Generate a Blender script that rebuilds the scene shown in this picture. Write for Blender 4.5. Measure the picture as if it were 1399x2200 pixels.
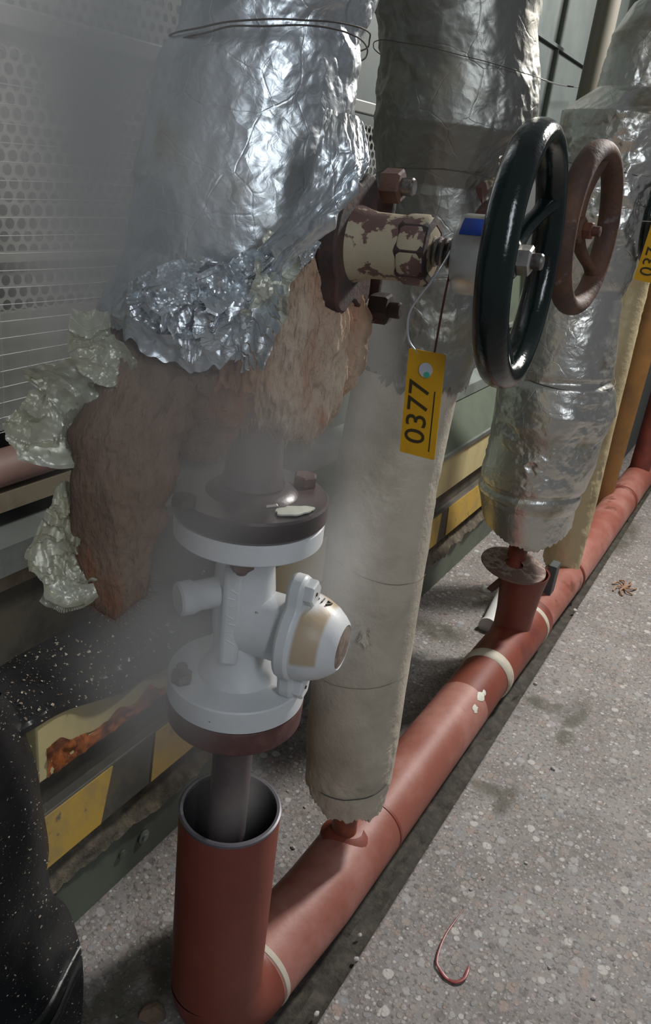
import bpy, bmesh, math, random
import numpy as np
from mathutils import Vector, Matrix
for o in list(bpy.data.objects): bpy.data.objects.remove(o)
S = bpy.context.scene
C = S.collection
rng = np.random.default_rng(7)
random.seed(7)

# ------------------------------------------------------------------ camera
PP = np.array([699.5, 1100.0]); F = 1690.0
CAM = np.array([0.0, 0.0, 1.5])
def _d(x, y): return np.array([x-PP[0], -(y-PP[1]), -F])
_Y = _d(1758, 482); _Y /= np.linalg.norm(_Y)
_Z = -_d(240, 4900); _Z -= _Y*np.dot(_Y, _Z); _Z /= np.linalg.norm(_Z)
_X = np.cross(_Y, _Z)
R = np.stack([_X, _Y, _Z])
cam = bpy.data.cameras.new('camera'); co = bpy.data.objects.new('camera', cam); C.objects.link(co)
cam.sensor_fit = 'HORIZONTAL'; cam.sensor_width = 36; cam.lens = F/1399*36
cam.clip_start = .02; cam.clip_end = 60
M4 = Matrix.Identity(4)
for i in range(3):
    for j in range(3): M4[i][j] = R[i][j]
    M4[i][3] = CAM[i]
co.matrix_world = M4
S.camera = co

# ------------------------------------------------------------------ world, lights, exposure
W = bpy.data.worlds.new('world'); S.world = W; W.use_nodes = True
W.node_tree.nodes['Background'].inputs[0].default_value = (.68, .71, .75, 1)
W.node_tree.nodes['Background'].inputs[1].default_value = .17
def area(name, loc, tgt, sx, sy, power, col):
    l = bpy.data.lights.new(name, 'AREA'); l.shape = 'RECTANGLE'; l.size = sx; l.size_y = sy
    l.energy = power; l.color = col
    o = bpy.data.objects.new(name, l); C.objects.link(o); o.location = loc
    o.rotation_euler = (Vector(tgt)-Vector(loc)).to_track_quat('-Z', 'Y').to_euler()
    return o
area('ceiling_lamp', (.30, 3.9, 3.1), (-.5, 1.2, .5), .22, .5, 125, (1, .97, .92))
area('fill_lamp_behind', (1.5, -.7, 2.7), (-.5, 1.0, 1.0), .25, 1.4, 21, (.86, .93, 1))  # added fill from the camera side, brightens the faces turned towards it
area('ceiling_lamp_far', (.6, 5.6, 3.2), (-.5, 3.6, 1.0), .3, 1.2, 22, (1, .95, .86))
S.view_settings.view_transform = 'Standard'; S.view_settings.look = 'None'
S.view_settings.gamma = 1; S.view_settings.use_curve_mapping = False
S.view_settings.exposure = 0.0
S.cycles.volume_bounces = 3; S.cycles.max_bounces = 8

# ------------------------------------------------------------------ placing helpers
def ray(x, y): return R @ (_d(x, y)/F)
def at_dist(x, y, D):
    """point seen at a pixel, at horizontal distance D from the camera"""
    r = ray(x, y); return CAM + r*(D/np.hypot(r[0], r[1]))
def at_z(x, y, z): r = ray(x, y); return CAM + r*((z-1.5)/r[2])
def at_x(x, y, X): r = ray(x, y); return CAM + r*(X/r[0])
def at_y(x, y, Y): r = ray(x, y); return CAM + r*(Y/r[1])
def V(*a): return np.array(a, float)
def nrm(v): v = np.asarray(v, float); return v/np.linalg.norm(v)
A1 = V(-.523, .781); A2 = V(-.518, 1.232); A3 = V(-.495, 2.38); A4 = V(-.50, 3.0)

# ------------------------------------------------------------------ noise
def _h(i, j, k, s):
    n = (i.astype(np.int64)*374761393 + j.astype(np.int64)*668265263 + k.astype(np.int64)*2147483647 + s*974634777) & 0xffffffff
    n = ((n ^ (n >> 13))*1274126177) & 0xffffffff
    n = n ^ (n >> 16)
    return (n & 0xffff)/65535.0*2-1
def vn(x, y, z=0.0, s=0):
    x, y, z = np.broadcast_arrays(np.asarray(x, float), np.asarray(y, float), np.asarray(z, float))
    i, j, k = np.floor(x), np.floor(y), np.floor(z); a, b, c = x-i, y-j, z-k
    a, b, c = a*a*(3-2*a), b*b*(3-2*b), c*c*(3-2*c); r = 0
    for di in (0, 1):
        for dj in (0, 1):
            for dk in (0, 1):
                w = (a if di else 1-a)*(b if dj else 1-b)*(c if dk else 1-c)
                r = r + w*_h(i+di, j+dj, k+dk, s)
    return r
def facet(u, v, s=0):
    """sheet of flat tilted facets with sharp creases"""
    uu = u+.35*vn(u*.9, v*.9, 0, s+11); vv = v+.35*vn(u*.9, v*.9, 7, s+12)
    k = (uu+vv)*.36602540378; i = np.floor(uu+k); j = np.floor(vv+k)
    t = (i+j)*.2113248654; x0 = uu-(i-t); y0 = vv-(j-t)
    up = x0 > y0
    i1 = np.where(up, 1, 0); j1 = 1-i1
    fx = uu+k-i; fy = vv+k-j
    z = np.zeros_like(i)
    h0, h1, h2 = _h(i, j, z, s), _h(i+i1, j+j1, z, s), _h(i+1, j+1, z, s)
    mx, mn = np.maximum(fx, fy), np.minimum(fx, fy)
    return h0*(1-mx)+h1*(mx-mn)+h2*mn
def crumple(u, v, s=0, sc=.05):
    return .6*facet(u/sc, v/sc, s)+.36*facet(u/sc*2.3+5, v/sc*2.1, s+3)+.15*facet(u/sc*5.1, v/sc*4.7+3, s+5)+.05*facet(u/sc*10, v/sc*11+3, s+8)

# ------------------------------------------------------------------ materials
MT = {}
def mat(name, col, rough=.6, metal=0., col2=None, nscale=8., thr=(.4, .6), bump=0., bscale=60., col3=None, n3=25., thr3=(.55, .62), spec=.5, coat=0., rough2=None, stretch=(1, 1, 1), sub=0., metal2=None):
    if name in MT: return MT[name]
    m = bpy.data.materials.new(name); m.use_nodes = True; nt = m.node_tree; N = nt.nodes; L = nt.links
    b = N['Principled BSDF']; b.inputs['Base Color'].default_value = (*col, 1)
    b.inputs['Roughness'].default_value = rough; b.inputs['Metallic'].default_value = metal
    b.inputs['Specular IOR Level'].default_value = spec; b.inputs['Coat Weight'].default_value = coat; b.inputs['Coat Roughness'].default_value = .12
    tc = N.new('ShaderNodeNewGeometry'); mp = N.new('ShaderNodeMapping'); mp.inputs['Scale'].default_value = stretch
    L.new(tc.outputs['Position'], mp.inputs['Vector'])
    cur = None
    def noise(sc, det=5, w=0):
        n = N.new('ShaderNodeTexNoise'); n.inputs['Scale'].default_value = sc; n.inputs['Detail'].default_value = det
        n.inputs['Roughness'].default_value = .62; L.new(mp.outputs[0], n.inputs['Vector']); return n
    def ramp(src, t):
        r = N.new('ShaderNodeMapRange'); r.interpolation_type = 'SMOOTHSTEP'
        r.inputs['From Min'].default_value = t[0]; r.inputs['From Max'].default_value = t[1]; L.new(src, r.inputs['Value']); return r.outputs[0]
    def mix(a, bcol, f):
        x = N.new('ShaderNodeMix'); x.data_type = 'RGBA'; L.new(f, x.inputs[0])
        if isinstance(a, tuple): x.inputs[6].default_value = (*a, 1)
        else: L.new(a, x.inputs[6])
        x.inputs[7].default_value = (*bcol, 1); return x.outputs[2]
    if col2:
        f = ramp(noise(nscale).outputs['Fac'], thr); cur = mix(col, col2, f)
        if rough2 is not None:
            r = N.new('ShaderNodeMapRange'); L.new(f, r.inputs['Value']); r.inputs['To Min'].default_value = rough; r.inputs['To Max'].default_value = rough2; L.new(r.outputs[0], b.inputs['Roughness'])
        if metal2 is not None:
            r = N.new('ShaderNodeMapRange'); L.new(f, r.inputs['Value']); r.inputs['To Min'].default_value = metal; r.inputs['To Max'].default_value = metal2; L.new(r.outputs[0], b.inputs['Metallic'])
    if col3:
        f = ramp(noise(n3, 4).outputs['Fac'], thr3); cur = mix(cur if cur else col, col3, f)
    if cur: L.new(cur, b.inputs['Base Color'])
    if bump:
        n = noise(bscale, 6); bp = N.new('ShaderNodeBump'); bp.inputs['Strength'].default_value = 1; bp.inputs['Distance'].default_value = bump
        L.new(n.outputs['Fac'], bp.inputs['Height']); L.new(bp.outputs[0], b.inputs['Normal'])
    m['out'] = 1; MT[name] = m; return m

def foil_mat(name, col, rough, metal=.92, dirt=(.34, .30, .22), dthr=(.55, .75), fine=.0009, vor=1., vsc=15, nsc=75):
    m = bpy.data.materials.new(name); m.use_nodes = True; nt = m.node_tree; N = nt.nodes; L = nt.links
    b = N['Principled BSDF']
    g = N.new('ShaderNodeNewGeometry')
    n = N.new('ShaderNodeTexNoise'); n.inputs['Scale'].default_value = 9; n.inputs['Detail'].default_value = 6; L.new(g.outputs['Position'], n.inputs['Vector'])
    r = N.new('ShaderNodeMapRange'); r.inputs['From Min'].default_value = dthr[0]; r.inputs['From Max'].default_value = dthr[1]; L.new(n.outputs['Fac'], r.inputs['Value'])
    mx = N.new('ShaderNodeMix'); mx.data_type = 'RGBA'; mx.inputs[6].default_value = (*col, 1); mx.inputs[7].default_value = (*dirt, 1); L.new(r.outputs[0], mx.inputs[0])
    L.new(mx.outputs[2], b.inputs['Base Color']); b.inputs['Metallic'].default_value = metal
    rr = N.new('ShaderNodeMapRange'); L.new(r.outputs[0], rr.inputs['Value']); rr.inputs['To Min'].default_value = rough; rr.inputs['To Max'].default_value = min(1, rough+.25); L.new(rr.outputs[0], b.inputs['Roughness'])
    v = N.new('ShaderNodeTexVoronoi'); v.feature = 'DISTANCE_TO_EDGE'; v.inputs['Scale'].default_value = vsc
    w = N.new('ShaderNodeTexNoise'); w.inputs['Scale'].default_value = 14; w.inputs['Detail'].default_value = 3; L.new(g.outputs['Position'], w.inputs['Vector'])
    vm = N.new('ShaderNodeVectorMath'); vm.operation = 'MULTIPLY_ADD'; L.new(w.outputs['Color'], vm.inputs[0]); vm.inputs[1].default_value = (.03, .03, .03); L.new(g.outputs['Position'], vm.inputs[2])
    L.new(vm.outputs[0], v.inputs['Vector'])
    n2 = N.new('ShaderNodeTexNoise'); n2.inputs['Scale'].default_value = nsc; n2.inputs['Detail'].default_value = 3; n2.inputs['Distortion'].default_value = .8; L.new(g.outputs['Position'], n2.inputs['Vector'])
    # second, finer set of creases, only in the more crumpled places
    v2 = N.new('ShaderNodeTexVoronoi'); v2.feature = 'F1'; v2.inputs['Scale'].default_value = vsc*3.4; L.new(vm.outputs[0], v2.inputs['Vector'])
    w2 = N.new('ShaderNodeTexNoise'); w2.inputs['Scale'].default_value = 11; w2.inputs['Detail'].default_value = 2; L.new(g.outputs['Position'], w2.inputs['Vector'])
    k2 = N.new('ShaderNodeMapRange'); k2.inputs['From Min'].default_value = .42; k2.inputs['From Max'].default_value = .62; k2.inputs['To Min'].default_value = .35*vor; k2.inputs['To Max'].default_value = 3.2*vor; L.new(w2.outputs['Fac'], k2.inputs['Value'])
    m2 = N.new('ShaderNodeMath'); m2.operation = 'MULTIPLY'; L.new(v2.outputs['Distance'], m2.inputs[0]); L.new(k2.outputs[0], m2.inputs[1])
    pw = N.new('ShaderNodeMapRange'); pw.interpolation_type = 'SMOOTHSTEP'; pw.inputs['From Max'].default_value = .022; L.new(v.outputs['Distance'], pw.inputs['Value'])
    ad = N.new('ShaderNodeMath'); ad.operation = 'MULTIPLY_ADD'; L.new(n2.outputs['Fac'], ad.inputs[0]); ad.inputs[1].default_value = .9
    pv_ = N.new('ShaderNodeMath'); pv_.operation = 'MULTIPLY'; L.new(pw.outputs[0], pv_.inputs[0]); pv_.inputs[1].default_value = vor*.35; L.new(pv_.outputs[0], ad.inputs[2])
    bp = N.new('ShaderNodeBump'); a3 = N.new('ShaderNodeMath'); a3.operation = 'ADD'; L.new(ad.outputs[0], a3.inputs[0]); L.new(m2.outputs[0], a3.inputs[1])
    bp.inputs['Distance'].default_value = fine; L.new(a3.outputs[0], bp.inputs['Height']); L.new(bp.outputs[0], b.inputs['Normal'])
    MT[name] = m; return m
foil_near = foil_mat('foil_bright', (.66, .70, .73), .40, fine=.0011, vor=.5)
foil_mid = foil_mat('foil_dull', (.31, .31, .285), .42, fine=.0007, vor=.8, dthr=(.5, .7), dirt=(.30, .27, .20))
foil_far = foil_mat('foil_far', (.66, .65, .61), .33, fine=.0008, vor=.8, dthr=(.55, .75))
canvas = foil_mat('pipe_wrap', (.60, .54, .44), .55, metal=.15, dirt=(.36, .32, .25), dthr=(.42, .75), fine=.0016, vor=.22, vsc=9, nsc=90)
canvas_tan = foil_mat('pipe_wrap_tan', (.52, .43, .26), .5, metal=.15, dirt=(.40, .30, .16), dthr=(.48, .72), fine=.0012, vor=.3, vsc=12, nsc=60)
scrap_m = foil_mat('foil_scrap', (.62, .62, .52), .42, metal=.5, dirt=(.45, .42, .3), dthr=(.45, .7))
wool_m = mat('mineral_wool', (.40, .235, .155), .97, col2=(.56, .46, .36), nscale=7, thr=(.42, .66), col3=(.40, .17, .09), n3=12, thr3=(.60, .72), bump=.005, bscale=140, stretch=(1, 1, .30), spec=.05)
wool_dark = mat('mineral_wool_brown', (.20, .13, .095), .97, col2=(.31, .225, .17), nscale=6, thr=(.42, .66), col3=(.30, .13, .07), n3=9, thr3=(.58, .72), bump=.005, bscale=150, stretch=(1, 1, .22), spec=.05)
red = mat('red_oxide_paint', (.185, .042, .026), .5, col2=(.22, .055, .034), nscale=7, thr=(.35, .7), col3=(.15, .045, .03), n3=5, thr3=(.66, .8), bump=.0003, bscale=120)
red_dust = mat('dusty_red_paint', (.28, .088, .062), .5, col2=(.42, .20, .165), nscale=3.2, thr=(.42, .70), col3=(.17, .055, .035), n3=4.5, thr3=(.60, .68), bump=.0004, bscale=90)
red_dark = mat('dark_red_paint', (.15, .035, .025), .5, col2=(.22, .05, .03), nscale=8)
weld_w = mat('pale_weld_band', (.52, .47, .38), .6, col2=(.38, .22, .16), nscale=14, thr=(.5, .7), bump=.0008, bscale=80)
rust = mat('rust', (.042, .030, .029), .78, col2=(.085, .040, .030), nscale=22, thr=(.4, .65), col3=(.15, .14, .14), n3=30, thr3=(.66, .74), bump=.0012, bscale=140)
rust_lt = mat('rust_brown', (.125, .060, .045), .7, col2=(.08, .045, .04), nscale=25, thr=(.4, .65), bump=.0008, bscale=150)
rust_wheel = mat('rusty_iron_wheel', (.135, .060, .036), .68, col2=(.075, .042, .030), nscale=20, thr=(.38, .62), col3=(.22, .20, .20), n3=26, thr3=(.62, .74), bump=.0016, bscale=120)
rust_org = mat('orange_rust', (.38, .105, .02), .8, col2=(.12, .035, .012), nscale=30, bump=.0008, bscale=200)
nut_org = mat('dull_orange_rust', (.17, .055, .03), .75, col2=(.10, .04, .03), nscale=60)
barrel_m = mat('chipped_cream_paint', (.42, .35, .24), .55, col2=(.13, .07, .06), nscale=34, thr=(.50, .53), col3=(.42, .43, .45), n3=16, thr3=(.64, .68), bump=.0009, bscale=90)
black_gloss = mat('glossy_dark_green_enamel', (.004, .007, .008), .14, spec=.45, coat=.2, bump=.0008, bscale=70, col2=(.005, .014, .012), nscale=10)
steel = mat('machined_steel', (.55, .54, .51), .35, metal=.85, col2=(.42, .39, .36), nscale=14, rough2=.5, bump=.0001, bscale=300)
steel_dk = mat('dark_steel', (.25, .24, .23), .4, metal=.8, col2=(.12, .10, .09), nscale=40, bump=.0003, bscale=200)
brass = mat('brass_nut', (.60, .50, .34), .35, metal=.8)
blue = mat('blue_sticker', (.010, .055, .42), .4, col2=(.012, .07, .48), nscale=30)
white = mat('white_valve_paint', (.70, .71, .72), .40, col2=(.62, .64, .65), nscale=10, thr=(.4, .7), bump=.0005, bscale=70, col3=(.30, .26, .22), n3=55, thr3=(.735, .75))
plate_m = mat('rusty_name_plate', (.30, .24, .20), .55, metal=.3, col2=(.18, .13, .10), nscale=50, bump=.0005, bscale=200)
black_fl = mat('black_flange_paint', (.045, .035, .038), .32, col2=(.085, .055, .055), nscale=9, thr=(.4, .65), col3=(.30, .28, .27), n3=18, thr3=(.70, .76), bump=.0005, bscale=120)
flake = mat('peeled_paint', (.66, .66, .56), .55, col2=(.55, .55, .48), nscale=40)
rust_fl = mat('rusty_red_flange', (.095, .038, .034), .5, col2=(.18, .085, .065), nscale=14, thr=(.45, .7), bump=.0006, bscale=90)
yellow = mat('yellow_tag', (.78, .40, .008), .45, col2=(.72, .36, .008), nscale=30)
ink = mat('black_ink', (.05, .035, .01), .6)
sticker = mat('pale_sticker', (.62, .66, .72), .4)
green_st = mat('green_print', (.08, .50, .32), .5)
wire_m = mat('galvanised_wire', (.62, .66, .70), .35, metal=.7)
wire_rust = mat('rusty_wire', (.14, .05, .035), .7)
wall_m = mat('grey_green_sheet', (.105, .125, .12), .55, col2=(.085, .10, .097), nscale=3, bump=.0005, bscale=30)
perf_m = mat('perforated_steel', (.27, .28, .265), .5, metal=.35, col2=(.20, .21, .19), nscale=5, thr=(.4, .7))
back_m = mat('dark_backing', (.075, .08, .08), .9)
thread_m = mat('pale_scrim_thread', (.50, .52, .50), .5)
green = mat('green_grey_paint', (.105, .13, .095), .5, col2=(.085, .10, .08), nscale=6, thr=(.4, .7), bump=.0004, bscale=60)
green_lt = mat('pale_green_grey_paint', (.19, .215, .20), .45, col2=(.14, .155, .145), nscale=8)
yel_pale = mat('pale_yellow_paint', (.55, .47, .24), .5, col2=(.44, .38, .22), nscale=9, thr=(.42, .7), col3=(.42, .12, .02), n3=9, thr3=(.60, .66), stretch=(1, 1, .5))
yel_str = mat('worn_yellow_paint', (.46, .30, .06), .55, col2=(.34, .24, .09), nscale=14, thr=(.4, .7), col3=(.16, .13, .09), n3=22, thr3=(.60, .68))
blk_str = mat('dark_stripe', (.055, .052, .045), .6, col2=(.09, .08, .06), nscale=12)
dirt_m = mat('dirt', (.085, .072, .055), .95, col2=(.15, .125, .09), nscale=30, thr=(.4, .65), bump=.006, bscale=50)
ochre = mat('ochre_paint', (.26, .125, .032), .5, col2=(.18, .09, .03), nscale=8, thr=(.4, .7))
pinkish = mat('faded_red_pipe', (.26, .14, .12), .6, col2=(.20, .12, .10), nscale=10)
tan_p = mat('tan_beam', (.24, .20, .14), .6, col2=(.16, .12, .08), nscale=8)
chip_m = mat('pale_stone', (.55, .53, .50), .8, col2=(.40, .38, .36), nscale=50)
fleck_m = mat('pale_fleck', (.55, .50, .40), .8, col2=(.22, .14, .09), nscale=60)
brown_st = mat('brown_stone', (.20, .13, .09), .8, col2=(.14, .10, .07), nscale=40, bump=.001, bscale=100)
strap_m = mat('dark_red_strap', (.26, .045, .04), .35, col2=(.14, .03, .03), nscale=40)
cream_wh = mat('white_plastic', (.70, .70, .70), .4)

def floor_mat():
    m = bpy.data.materials.new('aggregate_concrete'); m.use_nodes = True; nt = m.node_tree; N = nt.nodes; L = nt.links
    b = N['Principled BSDF']; b.inputs['Roughness'].default_value = .62; b.inputs['Specular IOR Level'].default_value = .35
    g = N.new('ShaderNodeNewGeometry'); P = g.outputs['Position']
    def mixc(a, bcol, f):
        x = N.new('ShaderNodeMix'); x.data_type = 'RGBA'
        L.new(f, x.inputs[0])
        if isinstance(a, tuple): x.inputs[6].default_value = (*a, 1)
        else: L.new(a, x.inputs[6])
        if isinstance(bcol, tuple): x.inputs[7].default_value = (*bcol, 1)
        else: L.new(bcol, x.inputs[7])
        return x.outputs[2]
    def mr(src, a, c, lo=0., hi=1.):
        r = N.new('ShaderNodeMapRange'); r.interpolation_type = 'SMOOTHSTEP'
        for k, v in (('From Min', a), ('From Max', c), ('To Min', lo), ('To Max', hi)): r.inputs[k].default_value = v
        L.new(src, r.inputs['Value']); return r.outputs[0]
    def noise(sc, det=5):
        n = N.new('ShaderNodeTexNoise'); n.inputs['Scale'].default_value = sc; n.inputs['Detail'].default_value = det; L.new(P, n.inputs['Vector']); return n.outputs['Fac']
    c = mixc((.195, .175, .165), (.265, .245, .235), mr(noise(5), .35, .65))
    c = mixc(c, (.13, .12, .11), mr(noise(85, 4), .50, .66)); c = mixc(c, (.33, .31, .295), mr(noise(130, 3), .56, .70))
    hs = []
    for sc, th, rnd in ((70, .0075, .0), (125, .0045, .0), (40, .011, .25)):
        v = N.new('ShaderNodeTexVoronoi'); v.inputs['Scale'].default_value = sc; L.new(P, v.inputs['Vector'])
        w = N.new('ShaderNodeSeparateColor'); L.new(v.outputs['Color'], w.inputs[0])
        # stone radius differs from cell to cell, some cells have none
        rr = N.new('ShaderNodeMapRange'); rr.inputs['From Min'].default_value = rnd; rr.inputs['From Max'].default_value = .85; rr.inputs['To Max'].default_value = .56; L.new(w.outputs[0], rr.inputs['Value'])
        sb = N.new('ShaderNodeMath'); sb.operation = 'SUBTRACT'; L.new(rr.outputs[0], sb.inputs[0]); L.new(v.outputs['Distance'], sb.inputs[1])
        f = mr(sb.outputs[0], .0, .16, 0., .8)
        cr = N.new('ShaderNodeValToRGB'); e = cr.color_ramp; e.interpolation = 'CONSTANT'
        e.elements[0].color = (.30, .265, .24, 1); e.elements[1].position = .3; e.elements[1].color = (.37, .355, .35, 1)
        for p, k in ((.5, (.25, .25, .255)), (.68, (.31, .24, .21)), (.8, (.52, .50, .47)), (.9, (.15, .135, .13))):
            q = e.elements.new(p); q.color = (*k, 1)
        L.new(w.outputs[1], cr.inputs[0]); 
        c = mixc(c, cr.outputs[0], f); hs.append(f)
    # damp greenish stains, painted shade by the header, other darker patches
    sp = None
    for (x, y, rx, ry) in STAINS_AND_SHADE:
        s = N.new('ShaderNodeVectorMath'); s.operation = 'SUBTRACT'; L.new(P, s.inputs[0]); s.inputs[1].default_value = (x, y, 0)
        q = N.new('ShaderNodeVectorMath'); q.operation = 'MULTIPLY'; L.new(s.outputs[0], q.inputs[0]); q.inputs[1].default_value = (1/rx, 1/ry, 0)
        l = N.new('ShaderNodeVectorMath'); l.operation = 'LENGTH'; L.new(q.outputs[0], l.inputs[0])
        f = mr(l.outputs['Value'], .35, 1., 1., 0.)
        if sp is None: sp = f
        else:
            mm = N.new('ShaderNodeMath'); mm.operation = 'MAXIMUM'; L.new(sp, mm.inputs[0]); L.new(f, mm.inputs[1]); sp = mm.outputs[0]
    mm = N.new('ShaderNodeMath'); mm.operation = 'MULTIPLY'; L.new(sp, mm.inputs[0]); L.new(mr(noise(16), .3, .6, .35, .85), mm.inputs[1])
    c = mixc(c, (.075, .07, .05), mm.outputs[0])
    L.new(c, b.inputs['Base Color'])
    a = N.new('ShaderNodeMath'); a.operation = 'ADD'; L.new(hs[0], a.inputs[0]); L.new(noise(150, 4), a.inputs[1])
    bp = N.new('ShaderNodeBump'); bp.inputs['Distance'].default_value = .0012; L.new(a.outputs[0], bp.inputs['Height']); L.new(bp.outputs[0], b.inputs['Normal'])
    return m
STAINS_AND_SHADE = []
for (x, y, rx, ry) in ((1235, 1535, .05, .13), (1170, 1515, .10, .05), (1215, 1585, .04, .06), (1085, 1720, .035, .10), (1050, 1695, .08, .035), (1330, 1150, .12, .35), (930, 1350, .16, .10), (300, 2110, .09, .22), (230, 2180, .10, .10)):  # patch left of the header is painted cast shade; lower-left ones simply darker
    p = at_z(x, y, 0); STAINS_AND_SHADE.append((p[0], p[1], rx, ry))
conc = floor_mat()
def rubber_mat():
    m = mat('black_rubber', (.012, .013, .015), .35, col2=(.02, .021, .022), nscale=10, bump=.0008, bscale=60); return m
rubber = rubber_mat()

# ------------------------------------------------------------------ mesh helpers
class B:
    def __init__(s): s.v = []; s.f = []; s.n = 0
    def add(s, v, f):
        v = np.asarray(v, float).reshape(-1, 3); s.v.append(v); s.f += [tuple(int(i)+s.n for i in q) for q in f]; s.n += len(v); return s
    def grid(s, P, cu=False, cv=False):
        """P: (nu, nv, 3)"""
        nu, nv = P.shape[:2]; f = []
        for i in range(nu if cu else nu-1):
            for j in range(nv if cv else nv-1):
                a, b = i, (i+1) % nu; c, d = j, (j+1) % nv
                f.append((a*nv+c, b*nv+c, b*nv+d, a*nv+d))
        return s.add(P.reshape(-1, 3), f)
    def lathe(s, o, d, prof, n=32, wob=None):
        """prof: (radius, distance along d) pairs"""
        o = np.asarray(o, float); d = nrm(d); u = nrm(np.cross(d, (0, 0, 1) if abs(d[2]) < .9 else (1, 0, 0))); w = np.cross(d, u)
        t = np.linspace(0, 2*np.pi, n, endpoint=False)
        P = np.array([[o+d*h+(u*np.cos(a)+w*np.sin(a))*max(r, 1e-5) for a in t] for r, h in prof])
        return s.grid(P, False, True)
    def tube(s, path, r, n=10, closed=False, caps=True, flat=1.):
        P = np.asarray(path, float); m = len(P); r = np.broadcast_to(r, (m,)).astype(float)
        T = np.gradient(P, axis=0) if not closed else np.roll(P, -1, 0)-np.roll(P, 1, 0)
        T /= np.linalg.norm(T, axis=1)[:, None]
        u = np.cross(T[0], (0, 0, 1) if abs(T[0][2]) < .9 else (1, 0, 0)); u = nrm(u); rows = []
        for i in range(m):
            u = nrm(u-T[i]*np.dot(u, T[i])); w = np.cross(T[i], u)
            t = np.linspace(0, 2*np.pi, n, endpoint=False)
            rows.append(P[i]+r[i]*(np.outer(np.cos(t), u)+np.outer(np.sin(t), w)*flat))
        s.grid(np.array(rows), closed, True)
        if caps and not closed:
            b = s.n-m*n
            s.f.append(tuple(b+k for k in range(n))[::-1]); s.f.append(tuple(b+(m-1)*n+k for k in range(n)))
        return s
    def box(s, lo, hi):
        x0, y0, z0 = lo; x1, y1, z1 = hi
        return s.add([(x0, y0, z0), (x1, y0, z0), (x1, y1, z0), (x0, y1, z0), (x0, y0, z1), (x1, y0, z1), (x1, y1, z1), (x0, y1, z1)],
                     [(0, 3, 2, 1), (4, 5, 6, 7), (0, 1, 5, 4), (1, 2, 6, 5), (2, 3, 7, 6), (3, 0, 4, 7)])
    def build(s, name, m, parent=None, smooth=True, label=None, kind=None, bevel=0, auto=True, hidden=False):
        me = bpy.data.meshes.new(name)
        v = np.concatenate(s.v)
        off = np.zeros(3)
        p = parent
        while p is not None: off += np.array(p.location); p = p.parent
        me.from_pydata((v-off).tolist(), [], s.f); me.update()
        o = bpy.data.objects.new(name, me); C.objects.link(o)
        bm = bmesh.new(); bm.from_mesh(me); bmesh.ops.recalc_face_normals(bm, faces=bm.faces) if not s.__dict__.get('open') else None
        if smooth:
            for f in bm.faces: f.smooth = True
            for e in bm.edges:
                if len(e.link_faces) == 2 and e.calc_face_angle(0) > .6: e.smooth = False
        bm.to_mesh(me); bm.free()
        me.materials.append(m)
        if parent: o.parent = parent
        if bevel:
            md = o.modifiers.new('bevel', 'BEVEL'); md.width = bevel; md.segments = 2; md.limit_method = 'ANGLE'
        if label: o['label'] = label
        if kind: o['kind'] = kind
        return o
def thing(name, label, cat, loc, group=None):
    o = bpy.data.objects.new(name, None); C.objects.link(o); o.location = [float(x) for x in loc]; o.empty_display_size = .05
    o['label'] = label; o['category'] = cat
    if group: o['group'] = group
    return o
def tag(o, label, cat, group=None, kind=None):
    o['label'] = label; o['category'] = cat
    if group: o['group'] = group
    if kind: o['kind'] = kind
    return o
def struct(o): o['kind'] = 'structure'; return o
def hexn(o, d, r, h, ch=.12, rot=0., hole=None):
    """hex nut / bolt head with chamfered faces"""
    b = B(); d = nrm(d); u = nrm(np.cross(d, (0, 0, 1) if abs(d[2]) < .9 else (1, 0, 0))); w = np.cross(d, u); rows = []
    c = r*ch
    for rr, hh in ((0, 0), (r*.97, 0), (r, c*.5), (r, h-c), (r*.86, h), (0, h)):
        rows.append([np.asarray(o)+d*hh+(u*np.cos(a+rot)+w*np.sin(a+rot))*max(rr, 1e-5) for a in np.linspace(0, 2*np.pi, 6, endpoint=False)])
    b.grid(np.array(rows), False, True); return b
def smoothpath(pts, n=24):
    pts = np.asarray(pts, float); m = len(pts); out = []
    P = np.vstack([2*pts[0]-pts[1], pts, 2*pts[-1]-pts[-2]])
    for i in range(m-1):
        p0, p1, p2, p3 = P[i:i+4]
        for t in np.linspace(0, 1, n, endpoint=False):
            out.append(.5*((2*p1)+(-p0+p2)*t+(2*p0-5*p1+4*p2-p3)*t*t+(-p0+3*p1-3*p2+p3)*t**3))
    out.append(pts[-1]); return np.array(out)
def interp(z, tab, k):
    tab = sorted(tab); return np.interp(z, [t[0] for t in tab], [t[k] for t in tab])

# ------------------------------------------------------------------ the setting
WX = -.90
b = B(); b.box((-.372, -.6, -.08), (2.2, 7, 0)); fl = struct(b.build('floor', conc, None, False, bevel=.004))
b = B(); b.box((WX-.3, -.3, -.08), (-.555, 7, 0)); struct(b.build('floor', conc, None, False))
b = B(); n = 90; ys = np.linspace(-.3, 7, 500); xs = np.linspace(-.556, -.371, 14)
XX, YY = np.meshgrid(xs, ys, indexing='ij'); ZZ = -.016+.006*vn(XX*60, YY*30, 0, 3)+.008*vn(XX*20, YY*9, 0, 5)
b.grid(np.stack([XX, YY, ZZ], -1)); struct(b.build('trim_1', mat('dark_wet_dirt', (.040, .034, .027), .8, col2=(.075, .065, .05), nscale=35, thr=(.42, .66), bump=.004, bscale=60), None))
b = B(); b.box((-.556, -.3, -.08), (-.371, 7, -.045)); struct(b.build('trim_2', dirt_m, None, False))
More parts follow.
